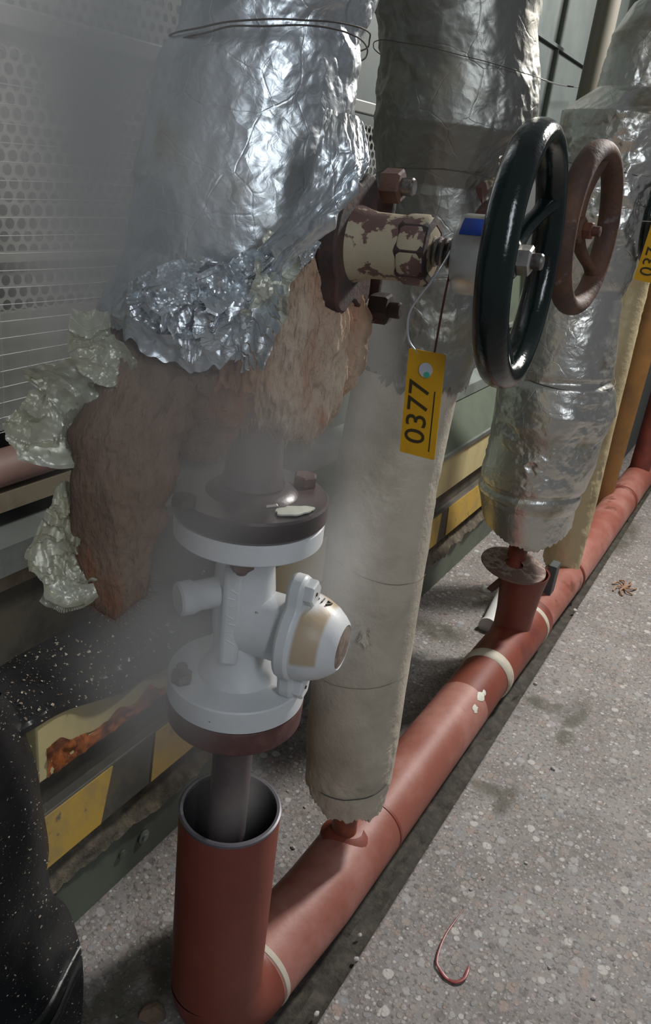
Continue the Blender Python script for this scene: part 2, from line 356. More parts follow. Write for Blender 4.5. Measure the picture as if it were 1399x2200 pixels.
# wall behind, high up
b = B(); b.box((-1.16, -.4, 1.60), (-1.10, 7, 3.6)); wall = struct(b.build('wall_left', wall_m, None, False))
for y in (.2, 1.55, 2.75, 3.55, 4.35):
    b = B(); b.box((-1.10, y, 1.66), (-1.088, y+.012, 3.4)); b.build('wall_seam', green, wall, False)
for z in (2.02, 2.5):
    b = B(); b.box((-1.10, -.4, z), (-1.086, 7, z+.012)); b.build('wall_rail', wall_m, wall, False)
b = B(); b.box((-1.19, -.4, .3), (-1.16, 7, 1.62)); struct(b.build('wall_back', back_m, None, False))

# perforated cladding: every hole is cut
cl = thing('perforated_cladding', 'grey perforated steel cladding sheet with rows of round holes behind the torn foil', 'cladding', (-1.05, 1, 1.0))
def perforated(y0, y1, z0, z1, x, pitch, rh, name):
    b = B(); row = pitch*math.sqrt(3)/2; nz = int((z1-z0)/row); ny = int((y1-y0)/pitch)
    V0 = []; Fc = []; k = 0; t = np.radians(np.arange(12)*30+0)
    Rx = pitch/2/np.cos(((np.degrees(t)+30) % 60-30)*np.pi/180)
    oy, oz = Rx*np.cos(t), Rx*np.sin(t); iy, iz = rh*np.cos(t), rh*np.sin(t)
    for i in range(nz):
        for j in range(ny):
            cy = y0+(j+.5*(i % 2))*pitch; cz = z0+i*row
            V0.append(np.stack([np.full(12, x), cy+oy, cz+oz], 1)); V0.append(np.stack([np.full(12, x), cy+iy, cz+iz], 1)); V0.append(np.stack([np.full(12, x-.003), cy+iy, cz+iz], 1))
            for q in range(12):
                p = (q+1) % 12; Fc.append((k+q, k+p, k+12+p, k+12+q)); Fc.append((k+12+q, k+12+p, k+24+p, k+24+q))
            k += 36
    b.add(np.concatenate(V0), Fc); b.open = True
    return b.build(name, perf_m, cl, False)
o = perforated(.3, 2.1, 1.33, 1.615, -1.03, .0215, .0082, 'perforated_panel'); o['kind'] = 'stuff'
o = perforated(.3, 2.1, 1.245, 1.325, -1.045, .0215, .0082, 'perforated_panel'); o['kind'] = 'stuff'
o = perforated(.3, 1.5, 1.66, 1.78, -1.06, .0215, .0066, 'perforated_panel'); o['kind'] = 'stuff'
b = B(); b.box((-1.045, .2, 1.622), (-1.022, 2.2, 1.650)); b.build('top_rail', perf_m, cl, False, bevel=.003)
b = B(); b.box((-1.05, .2, 1.312), (-1.028, 2.2, 1.328)); b.build('middle_rail', perf_m, cl, False)
b = B(); b.box((-1.05, .2, 1.05), (-1.03, 2.2, 1.236)); b.build('lower_sheet', perf_m, cl, False)
# scrim threads on the face
sc_ = thing('wire_mesh', 'thin pale wire mesh of long horizontal strands over the perforated cladding', 'mesh', (-1.0, 1, 1.1))
for k in range(22):
    z = 1.06+k*.0245
    if z > 1.56: break
    ys = np.linspace(.3, 1.35, 40); b = B()
    b.tube(np.stack([np.full(40, -1.0)+.004*vn(ys*4, z*9), ys, z+.004*vn(ys*3, z*7, 0, 2)], 1), .0007, 4)
    b.build('wire', thread_m, sc_)
for k in range(14):
    y = .62+k*.055; b = B(); zs = np.linspace(1.06, 1.55, 12)
    b.tube(np.stack([np.full(12, -.9985), y+.004*vn(zs*5, y*9), zs], 1), .00035, 4); b.build('wire', thread_m, sc_)

# ledge, beam and stripes below the cladding
bm_ = thing('striped_beam', 'yellow and black banded steel beam with rust along the wall foot', 'beam', (WX, 2, 0))
def slab(y0, y1, prof, name, m, parent, label=None, bevel=.0):
    """prof: closed outline of (x, z); extruded along y"""
    b = B(); k = len(prof); v = [(x, y0, z) for x, z in prof]+[(x, y1, z) for x, z in prof]
    f = [tuple(range(k))[::-1], tuple(range(k, 2*k))]+[(i, (i+1) % k, k+(i+1) % k, k+i) for i in range(k)]
    b.add(v, f); return b.build(name, m, parent, False, label=label, bevel=bevel)
slab(.72, 4.3, [(WX+.02, .455), (WX+.02, .600), (WX-.12, .603), (WX-.12, .455)], 'top_flange', yel_pale, bm_, 'pale yellow band with rust streaks', .003)
slab(.60, 4.3, [(WX-.01, .355), (WX-.01, .455), (WX-.12, .455), (WX-.12, .355)], 'web', blk_str, bm_)
slab(.45, 4.3, [(WX+.03, .255), (WX+.012, .365), (WX-.12, .365), (WX-.12, .255)], 'lower_band', blk_str, bm_, None, .003)
for (y0, y1) in ((.60, .905), (1.0, 1.22), (1.60, 1.95), (2.2, 2.6), (2.64, 3.12), (3.3, 3.9)):
    b = B(); sl = .05
    v = []
    for x0 in (0, .0025):
        v += [(WX+.0298+x0, y0, .26), (WX+.0298+x0, y1-sl, .26), (WX+.0128+x0, y1, .362), (WX+.0128+x0, y0+sl*.6, .362)]
    b.add(v, [(4, 5, 6, 7), (0, 3, 2, 1), (0, 1, 5, 4), (1, 2, 6, 5), (2, 3, 7, 6), (3, 0, 4, 7)]); b.build('yellow_stripe', yel_str, bm_, False)
# rust patch on the near top flange: raised scale
b = B(); ys = np.linspace(.74, 1.05, 60); zs = np.linspace(0, 1, 14)
YY, TT = np.meshgrid(ys, zs, indexing='ij'); hh = .055*np.clip(1-(YY-.74)/.40, 0, 1)+.014+.012*vn(YY*35, 0, 0, 4)
b.grid(np.stack([np.full_like(YY, WX+.0215)+.002*vn(YY*80, TT*6, 0, 1), YY, .456+TT*hh+.010*vn(YY*25, 3, 0, 9)*TT], -1)); b.build('rust_scale', rust_org, bm_, label='flaking orange rust patch')
slab(.40, 4.3, [(WX+.002, 0), (WX-.0, .16), (WX-.15, .16), (WX-.15, 0)], 'plinth', green, bm_, 'dull green plinth', .004)
b = B(); ys = np.linspace(.4, 4.3, 420); xs = np.linspace(0, 1, 14)
YY, TT = np.meshgrid(ys, xs, indexing='ij')
b.grid(np.stack([WX+.022-.06*TT+.01*vn(YY*14, TT*3, 0, 1), YY, .155+.105*TT+.012*vn(YY*22, TT*5, 0, 2)+.006*vn(YY*70, TT*12, 0, 3)], -1)); b.build('dirt_deposit', dirt_m, bm_, kind='stuff')
o_ = at_x(308, 1797, WX+.003)
b = B(); b.lathe(o_, (1, 0, 0), [(0, 0), (.016, 0), (.016, .003), (.008, .004), (.008, .008), (0, .008)], 20); b.build('anchor_bolt', green_lt, bm_)
b = B(); b.lathe(at_x(262, 1835, WX+.003), (1, 0, 0), [(0, 0), (.010, 0), (.010, .004), (0, .005)], 16); b.build('anchor_bolt', green, bm_)
# sloped green guard above the beam
gd = thing('green_guard', 'sloping dull green metal guard rail above the striped beam', 'guard', (WX, 2.5, .6))
slab(1.35, 4.3, [(WX+.03, .607), (WX+.03, .618), (WX-.06, .76), (WX-.07, .755), (WX-.07, .607)], 'guard_plate', green, gd)
slab(1.35, 4.3, [(WX+.032, .606), (WX+.036, .625), (WX+.02, .625), (WX+.02, .606)], 'bottom_lip', green_lt, gd)
slab(1.35, 4.3, [(WX-.05, .758), (WX-.05, .80), (WX-.11, .83), (WX-.11, .758)], 'upper_lip', green_lt, gd)
slab(1.35, 4.3, [(WX-.10, .83), (WX-.12, .95), (WX-.15, .95), (WX-.15, .83)], 'upper_plate', green, gd)
slab(1.35, 4.3, [(WX-.10, .95), (WX-.10, .965), (WX-.15, .965), (WX-.15, .95)], 'top_rib', green_lt, gd)
slab(1.35, 4.3, [(WX-.12, .966), (WX-.16, 1.24), (WX-.2, 1.24), (WX-.2, .966)], 'rear_plate', green, gd)
# left: horizontal rails and faded pipe behind the wool
lr = thing('wall_rails', 'tan and brown horizontal rails on the wall at left below the perforated cladding', 'rail', (-1.0, .8, .9))
slab(.3, 1.36, [(-.99, .93), (-.985, .965), (-1.05, .965), (-1.05, .93)], 'rail', tan_p, lr)
slab(.3, 1.36, [(-.965, .83), (-.96, .885), (-1.05, .90), (-1.05, .83)], 'rail', green_lt, lr)
slab(.3, 1.36, [(-1.0, .78), (-1.0, .83), (-1.1, .83), (-1.1, .78)], 'rail', tan_p, lr)
slab(.3, 1.36, [(-1.02, .60), (-1.02, .78), (-1.1, .78), (-1.1, .60)], 'rail', blk_str, lr)
b = B(); b.tube([(-1.0, .3, 1.0), (-1.0, 1.36, 1.005)], .030, 16); tag(b.build('faded_pipe', pinkish, None), 'faded red horizontal pipe along the wall at the left edge', 'pipe')
# dark sheet lying on the beam top, its edge drooping over the beam
def shelf_sheet():
    nu, nv = 46, 150; ys = np.linspace(.3, 1.42, nv); u = np.linspace(0, 1, nu); U, Y = np.meshgrid(u, ys, indexing='ij')
    drop = np.interp(Y, [.3, .66, .74, .87, 1.02, 1.2, 1.42], [.02, .012, .022, .052, .088, .075, .03]); flat = .25; W_ = flat+drop; sarc = U*W_
    X = np.where(sarc < flat, -1.12+sarc, WX+.03+.006*np.sin(Y*30)); X = np.where(sarc < flat, -1.12+(WX+.03+1.12)*sarc/flat, X)
    Z = .612+.005*vn(U*7, Y*16, 0, 4)+.012*vn(U*2.5, Y*6, 0, 8)*np.clip(1-sarc/flat, 0, 1)-np.clip(sarc-flat, 0, 1)
    return np.stack([X, Y, Z], -1)
SP = shelf_sheet(); b = B(); b.grid(SP); b.grid((SP-V(.004, 0, .004))[:, ::-1]); b.open = True
sh = tag(b.build('rubber_sheet', rubber, None), 'black flecked sheet lying on the beam top, its edge drooping over the yellow band', 'rubber sheet')
# black rubber apron, lower left
def apron():
    px = [(30, 1505), (60, 1545), (100, 1650), (116, 1750), (128, 1830), (131, 1925), (163, 1962), (184, 2030), (190, 2090), (186, 2160), (176, 2230), (165, 2330)]
    E = smoothpath(np.array([at_x(x, y, WX+.055) if at_x(x, y, WX+.055)[2] > .02 else at_z(x, y, .012) for x, y in px]), 10); E = E[np.linspace(0, len(E)-1, 110).astype(int)]; E[:, 2] = np.maximum(E[:, 2], .004)
    nu, nv = 56, len(E); out = []
    for i, e in enumerate(E):
        t = i/nv; y = np.linspace(.22, e[1], nu); w = (y-.22)/(e[1]-.22)
        fold = .018*np.sin(w*7+t*3)+.012*np.sin(w*15-t*5)+.035*np.sin(t*3.1)*(1-w)
        x = e[0]-.028*w**8+fold*(1-w**4)+.10*max(0, t-.45)*(1-.5*w); z = e[2]+.03*(1-w)*(e[2] > .01)
        out.append(np.stack([x, y, np.full(nu, z) if np.isscalar(z) else z], 1))
    top = np.array(out).transpose(1, 0, 2); bb = B(); bb.grid(top); bot = top-np.array([.006, 0, 0]); bb.grid(bot[:, ::-1]); bb.grid(np.stack([top[-1], bot[-1]])); bb.open = True
    return bb, top
bb, apt = apron(); ap = tag(bb.build('rubber_apron', rubber, None), 'black rubber sheet sprinkled with flecks hanging to the floor in the lower left corner', 'rubber sheet')
# flecks of debris on shelf and apron
def flecks(pts, nrmv, smin, smax, name, m, parent=None, s=1):
    r = np.random.default_rng(s); b = B(); Vs = []; Fs = []; k = 0
    for p in pts:
        sz = smin+(smax-smin)*r.random()**3; t = r.random(3)*6.28
        q = r.normal(size=(4, 3)); q /= np.linalg.norm(q, axis=1)[:, None]; q = q*sz; q -= np.outer(q@nrmv, nrmv)*.6
        Vs.append(p+nrmv*sz*.3+q); Fs += [(k, k+1, k+2), (k, k+1, k+3), (k+1, k+2, k+3), (k, k+2, k+3)]; k += 4
    b.add(np.concatenate(Vs), Fs); return b.build(name, m, parent, False)
r1 = np.random.default_rng(3)
pts = SP[r1.integers(6, 46, 2600), r1.integers(30, 150, 2600)]+r1.normal(size=(2600, 3))*V(.004, .004, 0)+V(.0, 0, .001)
tag(flecks(pts, V(.3, 0, .95), .0007, .0050, 'debris_flecks', fleck_m, None, 5), 'pale debris flecks scattered over the black sheet on the beam top', 'debris', kind='stuff')
ii = r1.integers(12, 56, 4200); jj = r1.integers(0, 110, 4200); pts = apt[ii, jj]+r1.normal(size=(4200, 3))*V(0, .003, .003)+V(.001, 0, 0)
tag(flecks(pts, V(1, 0, 0), .0006, .0036, 'debris_flecks', fleck_m, None, 6), 'pale debris flecks stuck on the hanging black rubber sheet', 'debris', kind='stuff')

# ------------------------------------------------------------------ header pipe on the floor
hp = thing('header_pipe', 'thick red oxide header pipe running along the floor, with its open upright end', 'pipe', (-.5, 1.5, 0))
HX = lambda y: np.interp(y, [.9, 1.1, 1.5, 2.2, 3.2, 4.8], [-.505, -.491, -.488, -.482, -.46, -.45])
HR = .0795
ax_, ay_ = -.519, .785
b = B(); zt = .570
b.lathe((ax_, ay_, .20), (0, 0, 1), [(HR, -.02), (HR, zt-.205), (HR-.0015, zt-.2), (HR-.004, zt-.2)], 64)
b.build('riser', red, hp, label='open upright end of the pipe')
b = B(); b.lathe((ax_, ay_, .20), (0, 0, 1), [(HR-.004, zt-.2), (HR-.006, zt-.205), (HR-.006, -.05), (0, -.06)], 64); b.open = True; b.build('inner_wall', mat('dark_inner_wall', (.022, .018, .022), .6), hp, label='dark inside of the open pipe')
b = B(); b.lathe((ax_, ay_, zt-.002), (0, 0, 1), [(HR+.0006, -.003), (HR+.0008, .0015), (HR-.002, .003), (HR-.0062, .0025), (HR-.0066, -.004)], 64); b.build('cut_edge', weld_w and mat('bare_cut_edge', (.16, .15, .17), .4, metal=.5), hp, label='bare dark cut edge')
el = []
for t in np.linspace(0, np.pi/2, 22):
    rr = .10; el.append((np.interp(t, [0, np.pi/2], [ax_, HX(.885)]), ay_+rr*(1-np.cos(t)), .18-rr*np.sin(t)))
b = B(); b.tube(el, HR, 48, caps=False); b.build('elbow', red, hp)
def hrun(y0, y1, r0, r1=None, name='pipe_run', m=red_dust, n=24):
    ys = np.linspace(y0, y1, n); b = B(); r1 = r1 or r0
    b.tube(np.stack([HX(ys), ys, np.full(n, .08)], 1), np.linspace(r0, r1, n), 48); return b.build(name, m, hp)
hrun(.882, 1.93, HR); hrun(1.93, 2.12, HR, .078, 'reducer', red); hrun(2.12, 2.58, .083, None, 'tee', red_dark); hrun(2.58, 5.0, .078)
def ring(y, w, dr, name, m, hx=0, r=HR):
    b = B(); b.lathe((HX(y), y, .08), (-.01, 1, 0), [(r-.001, -w/2), (r+dr*.8, -w*.35), (r+dr, 0), (r+dr*.8, w*.35), (r-.001, w/2)], 48); return b.build(name, m, hp)
ring(.890, .016, .0018, 'weld_seam', weld_w); ring(1.35, .012, .002, 'weld_seam', red_dark); ring(2.135, .05, .006, 'weld_band', weld_w); ring(2.52, .035, .006, 'weld_band', weld_w)
ring(3.02, .02, .004, 'weld_seam', red_dark); ring(4.1, .03, .004, 'weld_seam', red_dark)
# collar patch at branch
b = B(); b.lathe((-.500, 1.232, .11), (0, .12, 1), [(.062, 0), (.060, .03), (.045, .044), (.034, .05)], 32); b.build('branch_collar', red_dark, hp, label='heat darkened collar')
b = B(); b.tube([(-.505, 1.23, .12), (-.516, 1.232, .30)], .0285, 24); b.build('branch', mat('branch_red', (.28, .075, .035), .5, col2=(.18, .05, .03), nscale=20), hp)
for (px, py, r_) in ((1033, 1495, .014), (1028, 1520, .010), (1042, 1488, .008)):
    p = at_z(px, py, .145); q = np.array([HX(p[1]), p[1], .08]); dd = nrm(p-q); b = B(); t = np.linspace(0, 6.283, 14, endpoint=False)
    u = V(0, 1, 0); w = np.cross(dd, u); c_ = q+dd*(HR+.0015)
    rim = np.array([c_+(u*np.cos(a)*1.5+w*np.sin(a))*r_*(1+.35*vn(a*2, px, 0, 5))-dd*.001 for a in t]); b.add(np.vstack([rim, [c_+dd*.003]]), [(i, (i+1) % 14, 14) for i in range(14)]); b.build('paint_scab', flake, hp)
# funnel riser at the tee (oblique rim, rises from header)
b = B(); n = 48; rows = []
cz = [.09, .14, .20, .28, .345]; rz = [.072, .062, .063, .070, .081]
for z, r_ in zip(cz, rz):
    t = np.linspace(0, 2*np.pi, n, endpoint=False); k = max(0, (z-.2)/.145)
    rows.append(np.stack([A3[0]+.004+r_*np.cos(t), A3[1]+r_*np.sin(t), z+k*.012*(np.cos(t-.5))+.0*t], 1))
for z, r_ in zip([.342, .22], [.076, .062]):
    rows.append(np.stack([A3[0]+.004+r_*np.cos(t), A3[1]+r_*np.sin(t), z+.012*(np.cos(t-.5))*(z > .3)], 1))
b.grid(np.array(rows), False, True); b.build('funnel', red, hp, label='open upright drain funnel')
# third branch under far insulated pipe
b = B(); b.tube([(A4[0], 3.0, .10), (A4[0], 3.0, .20)], .04, 20); b.build('branch', red_dark, hp)
b = B(); b.tube([(-.455, 4.55, .08), (-.455, 4.55, 1.2)], .055, 20); b.build('far_riser', red_dark, hp)
# dark bracket behind the funnel
p = at_z(1180, 1262, .17); b = B(); b.box(p-V(.015, .03, .03), p+V(.015, .03, .10)); tag(b.build('support_block', back_m, None, False, bevel=.004), 'small dark block standing on the header pipe behind the small drain funnel', 'block')

# ------------------------------------------------------------------ wrapped pipes
def frame(A):
    h = nrm(V(A[0], A[1], 0)); return -h, V(-h[1], h[0], 0)  # towards the camera, towards its left
def wrapped(A, rows, zb, seed, amp, sc=.05, nt=300, nz=380, aspan=(-180, 180), zt=None, ragged=.004, thick=0., squeeze=None, mask=None):
    """rows: (z, radius, shift to the left, shift to the front); zb: list of (angle, bottom z) or a number"""
    fr, lf = frame(A); a = np.radians(np.linspace(aspan[0], aspan[1], nt)); full = aspan[1]-aspan[0] >= 359
    v = np.linspace(0, 1, nz); top = zt or max(r[0] for r in rows)
    ad = np.degrees(a)
    bot = np.interp(ad, [q[0] for q in zb], [q[1] for q in zb]) if isinstance(zb, list) else np.full(nt, float(zb))
    bot = bot+ragged*vn(ad*.35, 0, 0, seed)+ragged*.6*facet(ad*.2, ad*0+1., seed)
    AA, VV = np.meshgrid(a, v, indexing='ij'); Z = bot[:, None]+(top-bot[:, None])*VV
    rr = interp(Z, rows, 1); sh = interp(Z, rows, 2); fs = interp(Z, [(r[0], r[1], r[2], r[3] if len(r) > 3 else 0) for r in rows], 3)
    am = interp(Z, amp, 1) if isinstance(amp, list) else amp
    U = AA*np.mean([r[1] for r in rows])
    d = crumple(U+.02*vn(U*9, Z*9, 0, seed+1), Z, seed, sc)
    if full:
        L_ = 2*np.pi*np.mean([r[1] for r in rows]); w = np.clip((AA-a[0])/(a[-1]-a[0])/.08, 0, 1)
        d = d*w+(1-w)*crumple(U+L_+.02*vn((U+L_)*9, Z*9, 0, seed+1), Z, seed, sc)
    mk = np.clip(.45+1.3*vn(AA*1.2+seed, Z*7, 0, seed+9), .12, 1.15)
    if mask: mk = np.maximum(mk, .55)*mask(np.degrees(AA), Z)
    d = d*mk
    big = vn(np.cos(AA)*1.3+3, np.sin(AA)*1.3, Z*7, seed+4)
    rad = rr+am*d+am*.9*big
    if squeeze: rad = rad*(1-sum(q[1]*np.exp(-((Z+.01*np.sin(AA*2)-q[0])/q[2])**2) for q in squeeze))
    cx = A[0]+lf[0]*sh+fr[0]*fs; cy = A[1]+lf[1]*sh+fr[1]*fs
    P = np.stack([cx+rad*(np.cos(AA)*fr[0]+np.sin(AA)*lf[0]), cy+rad*(np.cos(AA)*fr[1]+np.sin(AA)*lf[1]), Z], -1)
    b = B(); b.open = True
    b.grid(P)
    if thick:  # turned-in bottom edge
        C0 = np.stack([cx, cy, Z], -1); r_in = 1-thick
        e = [P[:, 0], C0[:, 0]+(P[:, 0]-C0[:, 0])*(1-thick*.3)-V(0, 0, .001), C0[:, 0]+(P[:, 0]-C0[:, 0])*r_in+V(0, 0, .003), C0[:, 0]+(P[:, 0]-C0[:, 0])*.3+V(0, 0, .004)]
        b.grid(np.stack(e, 1)[:, ::-1])
    return b, P

# --- first (nearest) assembly: foil jacket, torn open
j1 = thing('foil_jacket', 'bright crumpled foil jacket torn open at the bottom, nearest pipe top', 'insulation jacket', (A1[0], A1[1], 1.3))
rows1 = [(1.24, .128, .050, 0), (1.33, .142, .050, 0), (1.40, .125, .034, 0), (1.47, .122, .034, 0), (1.53, .110, .030, 0), (1.58, .105, .026, 0), (1.63, .096, .012, 0), (1.70, .098, .008, 0), (1.9, .10, 0, 0)]
zb1 = [(-180, 1.36), (-130, 1.46), (-95, 1.475), (-70, 1.455), (-50, 1.43), (-35, 1.405), (-20, 1.355), (-5, 1.30), (10, 1.285), (35, 1.31), (60, 1.325), (85, 1.345), (180, 1.36)]
b, _ = wrapped(A1, rows1, zb1, 21, [(1.25, .016), (1.36, .013), (1.45, .008), (1.55, .0055), (1.64, .010), (1.8, .008)], .055, 420, 520, ragged=.005, squeeze=[(1.612, .045, .012)], mask=lambda a, z: np.clip(.50+np.clip((-a+5)/35, 0, 1)+np.clip((1.40-z)/.05, 0, 1), 0, 1.7))
b.build('foil_cover', foil_near, j1)
def ribbon(pts, wid, seed, amp, sc=.03, nu=60, nvv=120, curl=0., side=None):
    """crumpled strip along a path"""
    P = smoothpath(pts, 16); idx = np.linspace(0, len(P)-1, nvv); P = np.array([P[int(i)] for i in idx]); T = np.gradient(P, axis=0); T /= np.linalg.norm(T, axis=1)[:, None]
    wid = np.interp(np.linspace(0, 1, nvv), np.linspace(0, 1, len(wid)), wid); rows = []; u = np.linspace(-1, 1, nu)
    s_ = np.concatenate([[0], np.cumsum(np.linalg.norm(np.diff(P, axis=0), axis=1))])
    for i in range(nvv):
        toc = nrm(CAM-P[i]) if side is None else nrm(side); w = nrm(np.cross(T[i], toc)); nn = np.cross(w, T[i])
        ww = wid[i]*(1+.22*vn(s_[i]*45, 1, 0, seed)+.15*facet(np.array([s_[i]*110]), np.array([2.]), seed)[0])
        q = P[i]+np.outer(u*ww, w)+np.outer((curl*(u**2)-curl*.5)*ww, nn)
        d = amp*crumple(u*ww, np.full(nu, s_[i]), seed, sc)*2
        q = q+np.outer(d, nn)+np.outer(d*.5, T[i]); rows.append(q)
    b = B(); b.open = True; b.grid(np.array(rows)); return b
D1 = .80
b = ribbon([at_dist(610, 505, .80), at_dist(590, 590, .785), at_dist(565, 680, .79), at_dist(545, 742, .80)], [.016, .019, .022, .007], 5, .006, .03, curl=.4)
b.build('torn_flap', scrap_m, j1, label='pale reinforced torn flap')
b = ribbon([at_dist(480, 560, .79), at_dist(520, 640, .775), at_dist(500, 715, .785), at_dist(470, 755, .80)], [.03, .045, .035, .008], 15, .013, .035, curl=.3)
b.build('torn_flap', foil_near, j1)
b = ribbon([at_dist(380, 560, .80), at_dist(410, 640, .785), at_dist(420, 700, .79), at_dist(410, 785, .805)], [.025, .04, .03, .006], 25, .012, .03, curl=.3)
b.build('torn_flap', foil_near, j1)
b = ribbon([at_dist(300, 600, .84), at_dist(330, 650, .815), at_dist(385, 690, .80), at_dist(440, 700, .79)], [.01, .022, .02, .006], 35, .009, .03, curl=.3)
b.build('torn_flap', foil_near, j1)
b = ribbon([at_dist(660, 500, .80), at_dist(640, 540, .795), at_dist(615, 575, .80)], [.012, .016, .007], 45, .008, .02, curl=.5)
b.build('torn_flap', foil_near, j1)
# big loose flap reaching over the bonnet flange
def flap(corners, nu, nvv, seed, amp, sc=.03, bulge=.012):
    """corners: four edge polylines given as a coarse net of points"""
    G = np.array(corners); a, b_ = G.shape[:2]; us = np.linspace(0, a-1, nu); vs = np.linspace(0, b_-1, nvv)
    A = np.array([[np.interp(us, range(a), G[:, j, k]) for k in range(3)] for j in range(b_)])  # b_,3,nu
    P = np.array([[np.interp(vs, range(b_), A[:, k, i]) for k in range(3)] for i in range(nu)]).transpose(0, 2, 1)
    N_ = gridn(P); Uu, Vv = np.meshgrid(np.linspace(0, .16, nu), np.linspace(0, .16, nvv), indexing='ij'); d = amp*crumple(Uu, Vv, seed, sc)*2+bulge*np.sin(Uu/.16*3.1)*np.sin(Vv/.16*3.1)
    P = P+N_*d[..., None]; b = B(); b.open = True; b.grid(P); return b
def gridn(P):
    du = np.gradient(P, axis=0); dv = np.gradient(P, axis=1); n = np.cross(du, dv); l = np.linalg.norm(n, axis=2, keepdims=True); return n/np.maximum(l, 1e-9)
ad_ = at_dist
b = flap([[ad_(700, 230, .775), ad_(740, 240, .785), ad_(772, 250, .80), ad_(782, 262, .81)],
          [ad_(680, 320, .765), ad_(735, 335, .770), ad_(775, 340, .785), ad_(792, 352, .79)],
          [ad_(660, 400, .765), ad_(710, 410, .765), ad_(752, 400, .77), ad_(780, 385, .78)],
          [ad_(620, 470, .770), ad_(660, 478, .765), ad_(700, 470, .765), ad_(742, 440, .77)],
          [ad_(560, 530, .785), ad_(600, 535, .775), ad_(640, 530, .775), ad_(682, 500, .775)],
          [ad_(540, 580, .79), ad_(570, 590, .785), ad_(600, 590, .785), ad_(640, 560, .79)]], 120, 90, 55, .0035, .05)
b.build('torn_flap', foil_near, j1)
# tie wires round the neck
fr1, lf1 = frame(A1)
def tie(A, z, r, sh, wob, seed, rad=.0009, m=None, parent=None, a0=-170, a1=170, name='tie_wire', slope=0.):
    fr, lf = frame(A); t = np.radians(np.linspace(a0, a1, 90)); b = B()
    rr = r+wob*vn(t*4, 0, 0, seed); P = np.stack([A[0]+lf[0]*sh+rr*(np.cos(t)*fr[0]+np.sin(t)*lf[0]), A[1]+lf[1]*sh+rr*(np.cos(t)*fr[1]+np.sin(t)*lf[1]), z+.5*wob*vn(t*3, 2, 0, seed)+.012*np.sin(t*1.4+seed)+slope*np.sin(t)], 1)
    b.tube(P, rad, 6); return b.build(name, m or mat('dull_tie_wire', (.11, .095, .085), .5, metal=.4), parent)
tie(A1, 1.612, .1035, .018, .003, 3, parent=j1); tie(A1, 1.604, .1035, .020, .003, 9, parent=j1); 

# --- mineral wool
def fibres(P, N_, n, L0, s, thin=.00035):
    r = np.random.default_rng(s); k = r.integers(0, len(P), n); b = B(); Vs = []; Fs = []
    p = P[k]; d = N_[k]*r.uniform(.1, .9, (n, 1))+r.normal(size=(n, 3))*.55+V(0, 0, -.45); d /= np.linalg.norm(d, axis=1)[:, None]
    L_ = L0*(.4+r.random((n, 1))**2*1.3); m_ = p+d*L_*.5+r.normal(size=(n, 3))*L0*.10; e = p+d*L_+r.normal(size=(n, 3))*L0*.16
    w = np.cross(d, r.normal(size=(n, 3))); w /= np.linalg.norm(w, axis=1)[:, None]; w *= thin
    Vv = np.stack([p-w, p+w, m_+w*.8, m_-w*.8, e], 1).reshape(-1, 3)
    Fs = []
    for i in range(n): q = 5*i; Fs += [(q, q+1, q+2, q+3), (q+3, q+2, q+4)]
    b.add(Vv, Fs); b.open = True; return b
def gridn(P):
    du = np.gradient(P, axis=0); dv = np.gradient(P, axis=1); n = np.cross(du, dv); l = np.linalg.norm(n, axis=2, keepdims=True); return n/np.maximum(l, 1e-9)
w1 = thing('mineral_wool', 'brown and cream mineral wool bulging out below the torn foil, by the bonnet', 'insulation', (A1[0], A1[1], 1.25))
def wool_shell(A, rows, zb, seed, aspan, nt=260, nz=220, amp=.008):
    fr, lf = frame(A); a = np.radians(np.linspace(aspan[0], aspan[1], nt)); ad = np.degrees(a); v = np.linspace(0, 1, nz)
    bot = np.interp(ad, [q[0] for q in zb], [q[1] for q in zb]); bot = bot+.016*facet(ad*.10, ad*0+.5, seed)+.006*facet(ad*.33, ad*0, seed+1)+.004*facet(ad*.9, ad*0, seed+2); top = max(r[0] for r in rows)
    AA, VV = np.meshgrid(a, v, indexing='ij'); Z = bot[:, None]+(top-bot[:, None])*VV
    rr = interp(Z, rows, 1); sh = interp(Z, rows, 2); U = AA*.11
    n_ = .55*vn(U*34, Z*9, 0, seed)+.25*vn(U*14, Z*20, 0, seed+7)+.3*vn(U*75, Z*30, 0, seed+1)+.2*vn(U*190, Z*60, 0, seed+2)+.12*vn(U*420, Z*110, 0, seed+3)
    edge = np.sqrt(np.clip(1-(1-np.clip(VV*4, 0, 1))**2, 0, 1)); es = np.sqrt(np.clip(1-(1-np.clip(np.minimum(AA-a[0], a[-1]-AA)/.35, 0, 1))**2, 0, 1))
    rad = rr*(.78+.22*edge*es)+amp*n_*2
    P = np.stack([A[0]+lf[0]*sh+rad*(np.cos(AA)*fr[0]+np.sin(AA)*lf[0]), A[1]+lf[1]*sh+rad*(np.cos(AA)*fr[1]+np.sin(AA)*lf[1]), Z], -1)
    # inner skin
    Q = np.stack([A[0]+(rr*.62)*(np.cos(AA)*fr[0]+np.sin(AA)*lf[0]), A[1]+(rr*.62)*(np.cos(AA)*fr[1]+np.sin(AA)*lf[1]), np.maximum(Z, bot[:, None]+.01)], -1)
    b = B(); b.grid(P); b.grid(Q[::-1]); b.grid(np.stack([P[:, 0], Q[:, 0]], 1)); b.open = True
    return b, P
b, P = wool_shell(A1, [(1.20, .108, .0), (1.28, .116, .004), (1.34, .112, .0), (1.40, .100, 0), (1.45, .085, 0)], [(-125, 1.30), (-95, 1.285), (-75, 1.25), (-50, 1.215), (-25, 1.205), (0, 1.215), (10, 1.22), (25, 1.235), (60, 1.19)], 3, (-125, 62))
b.build('wool_batt', wool_m, w1)
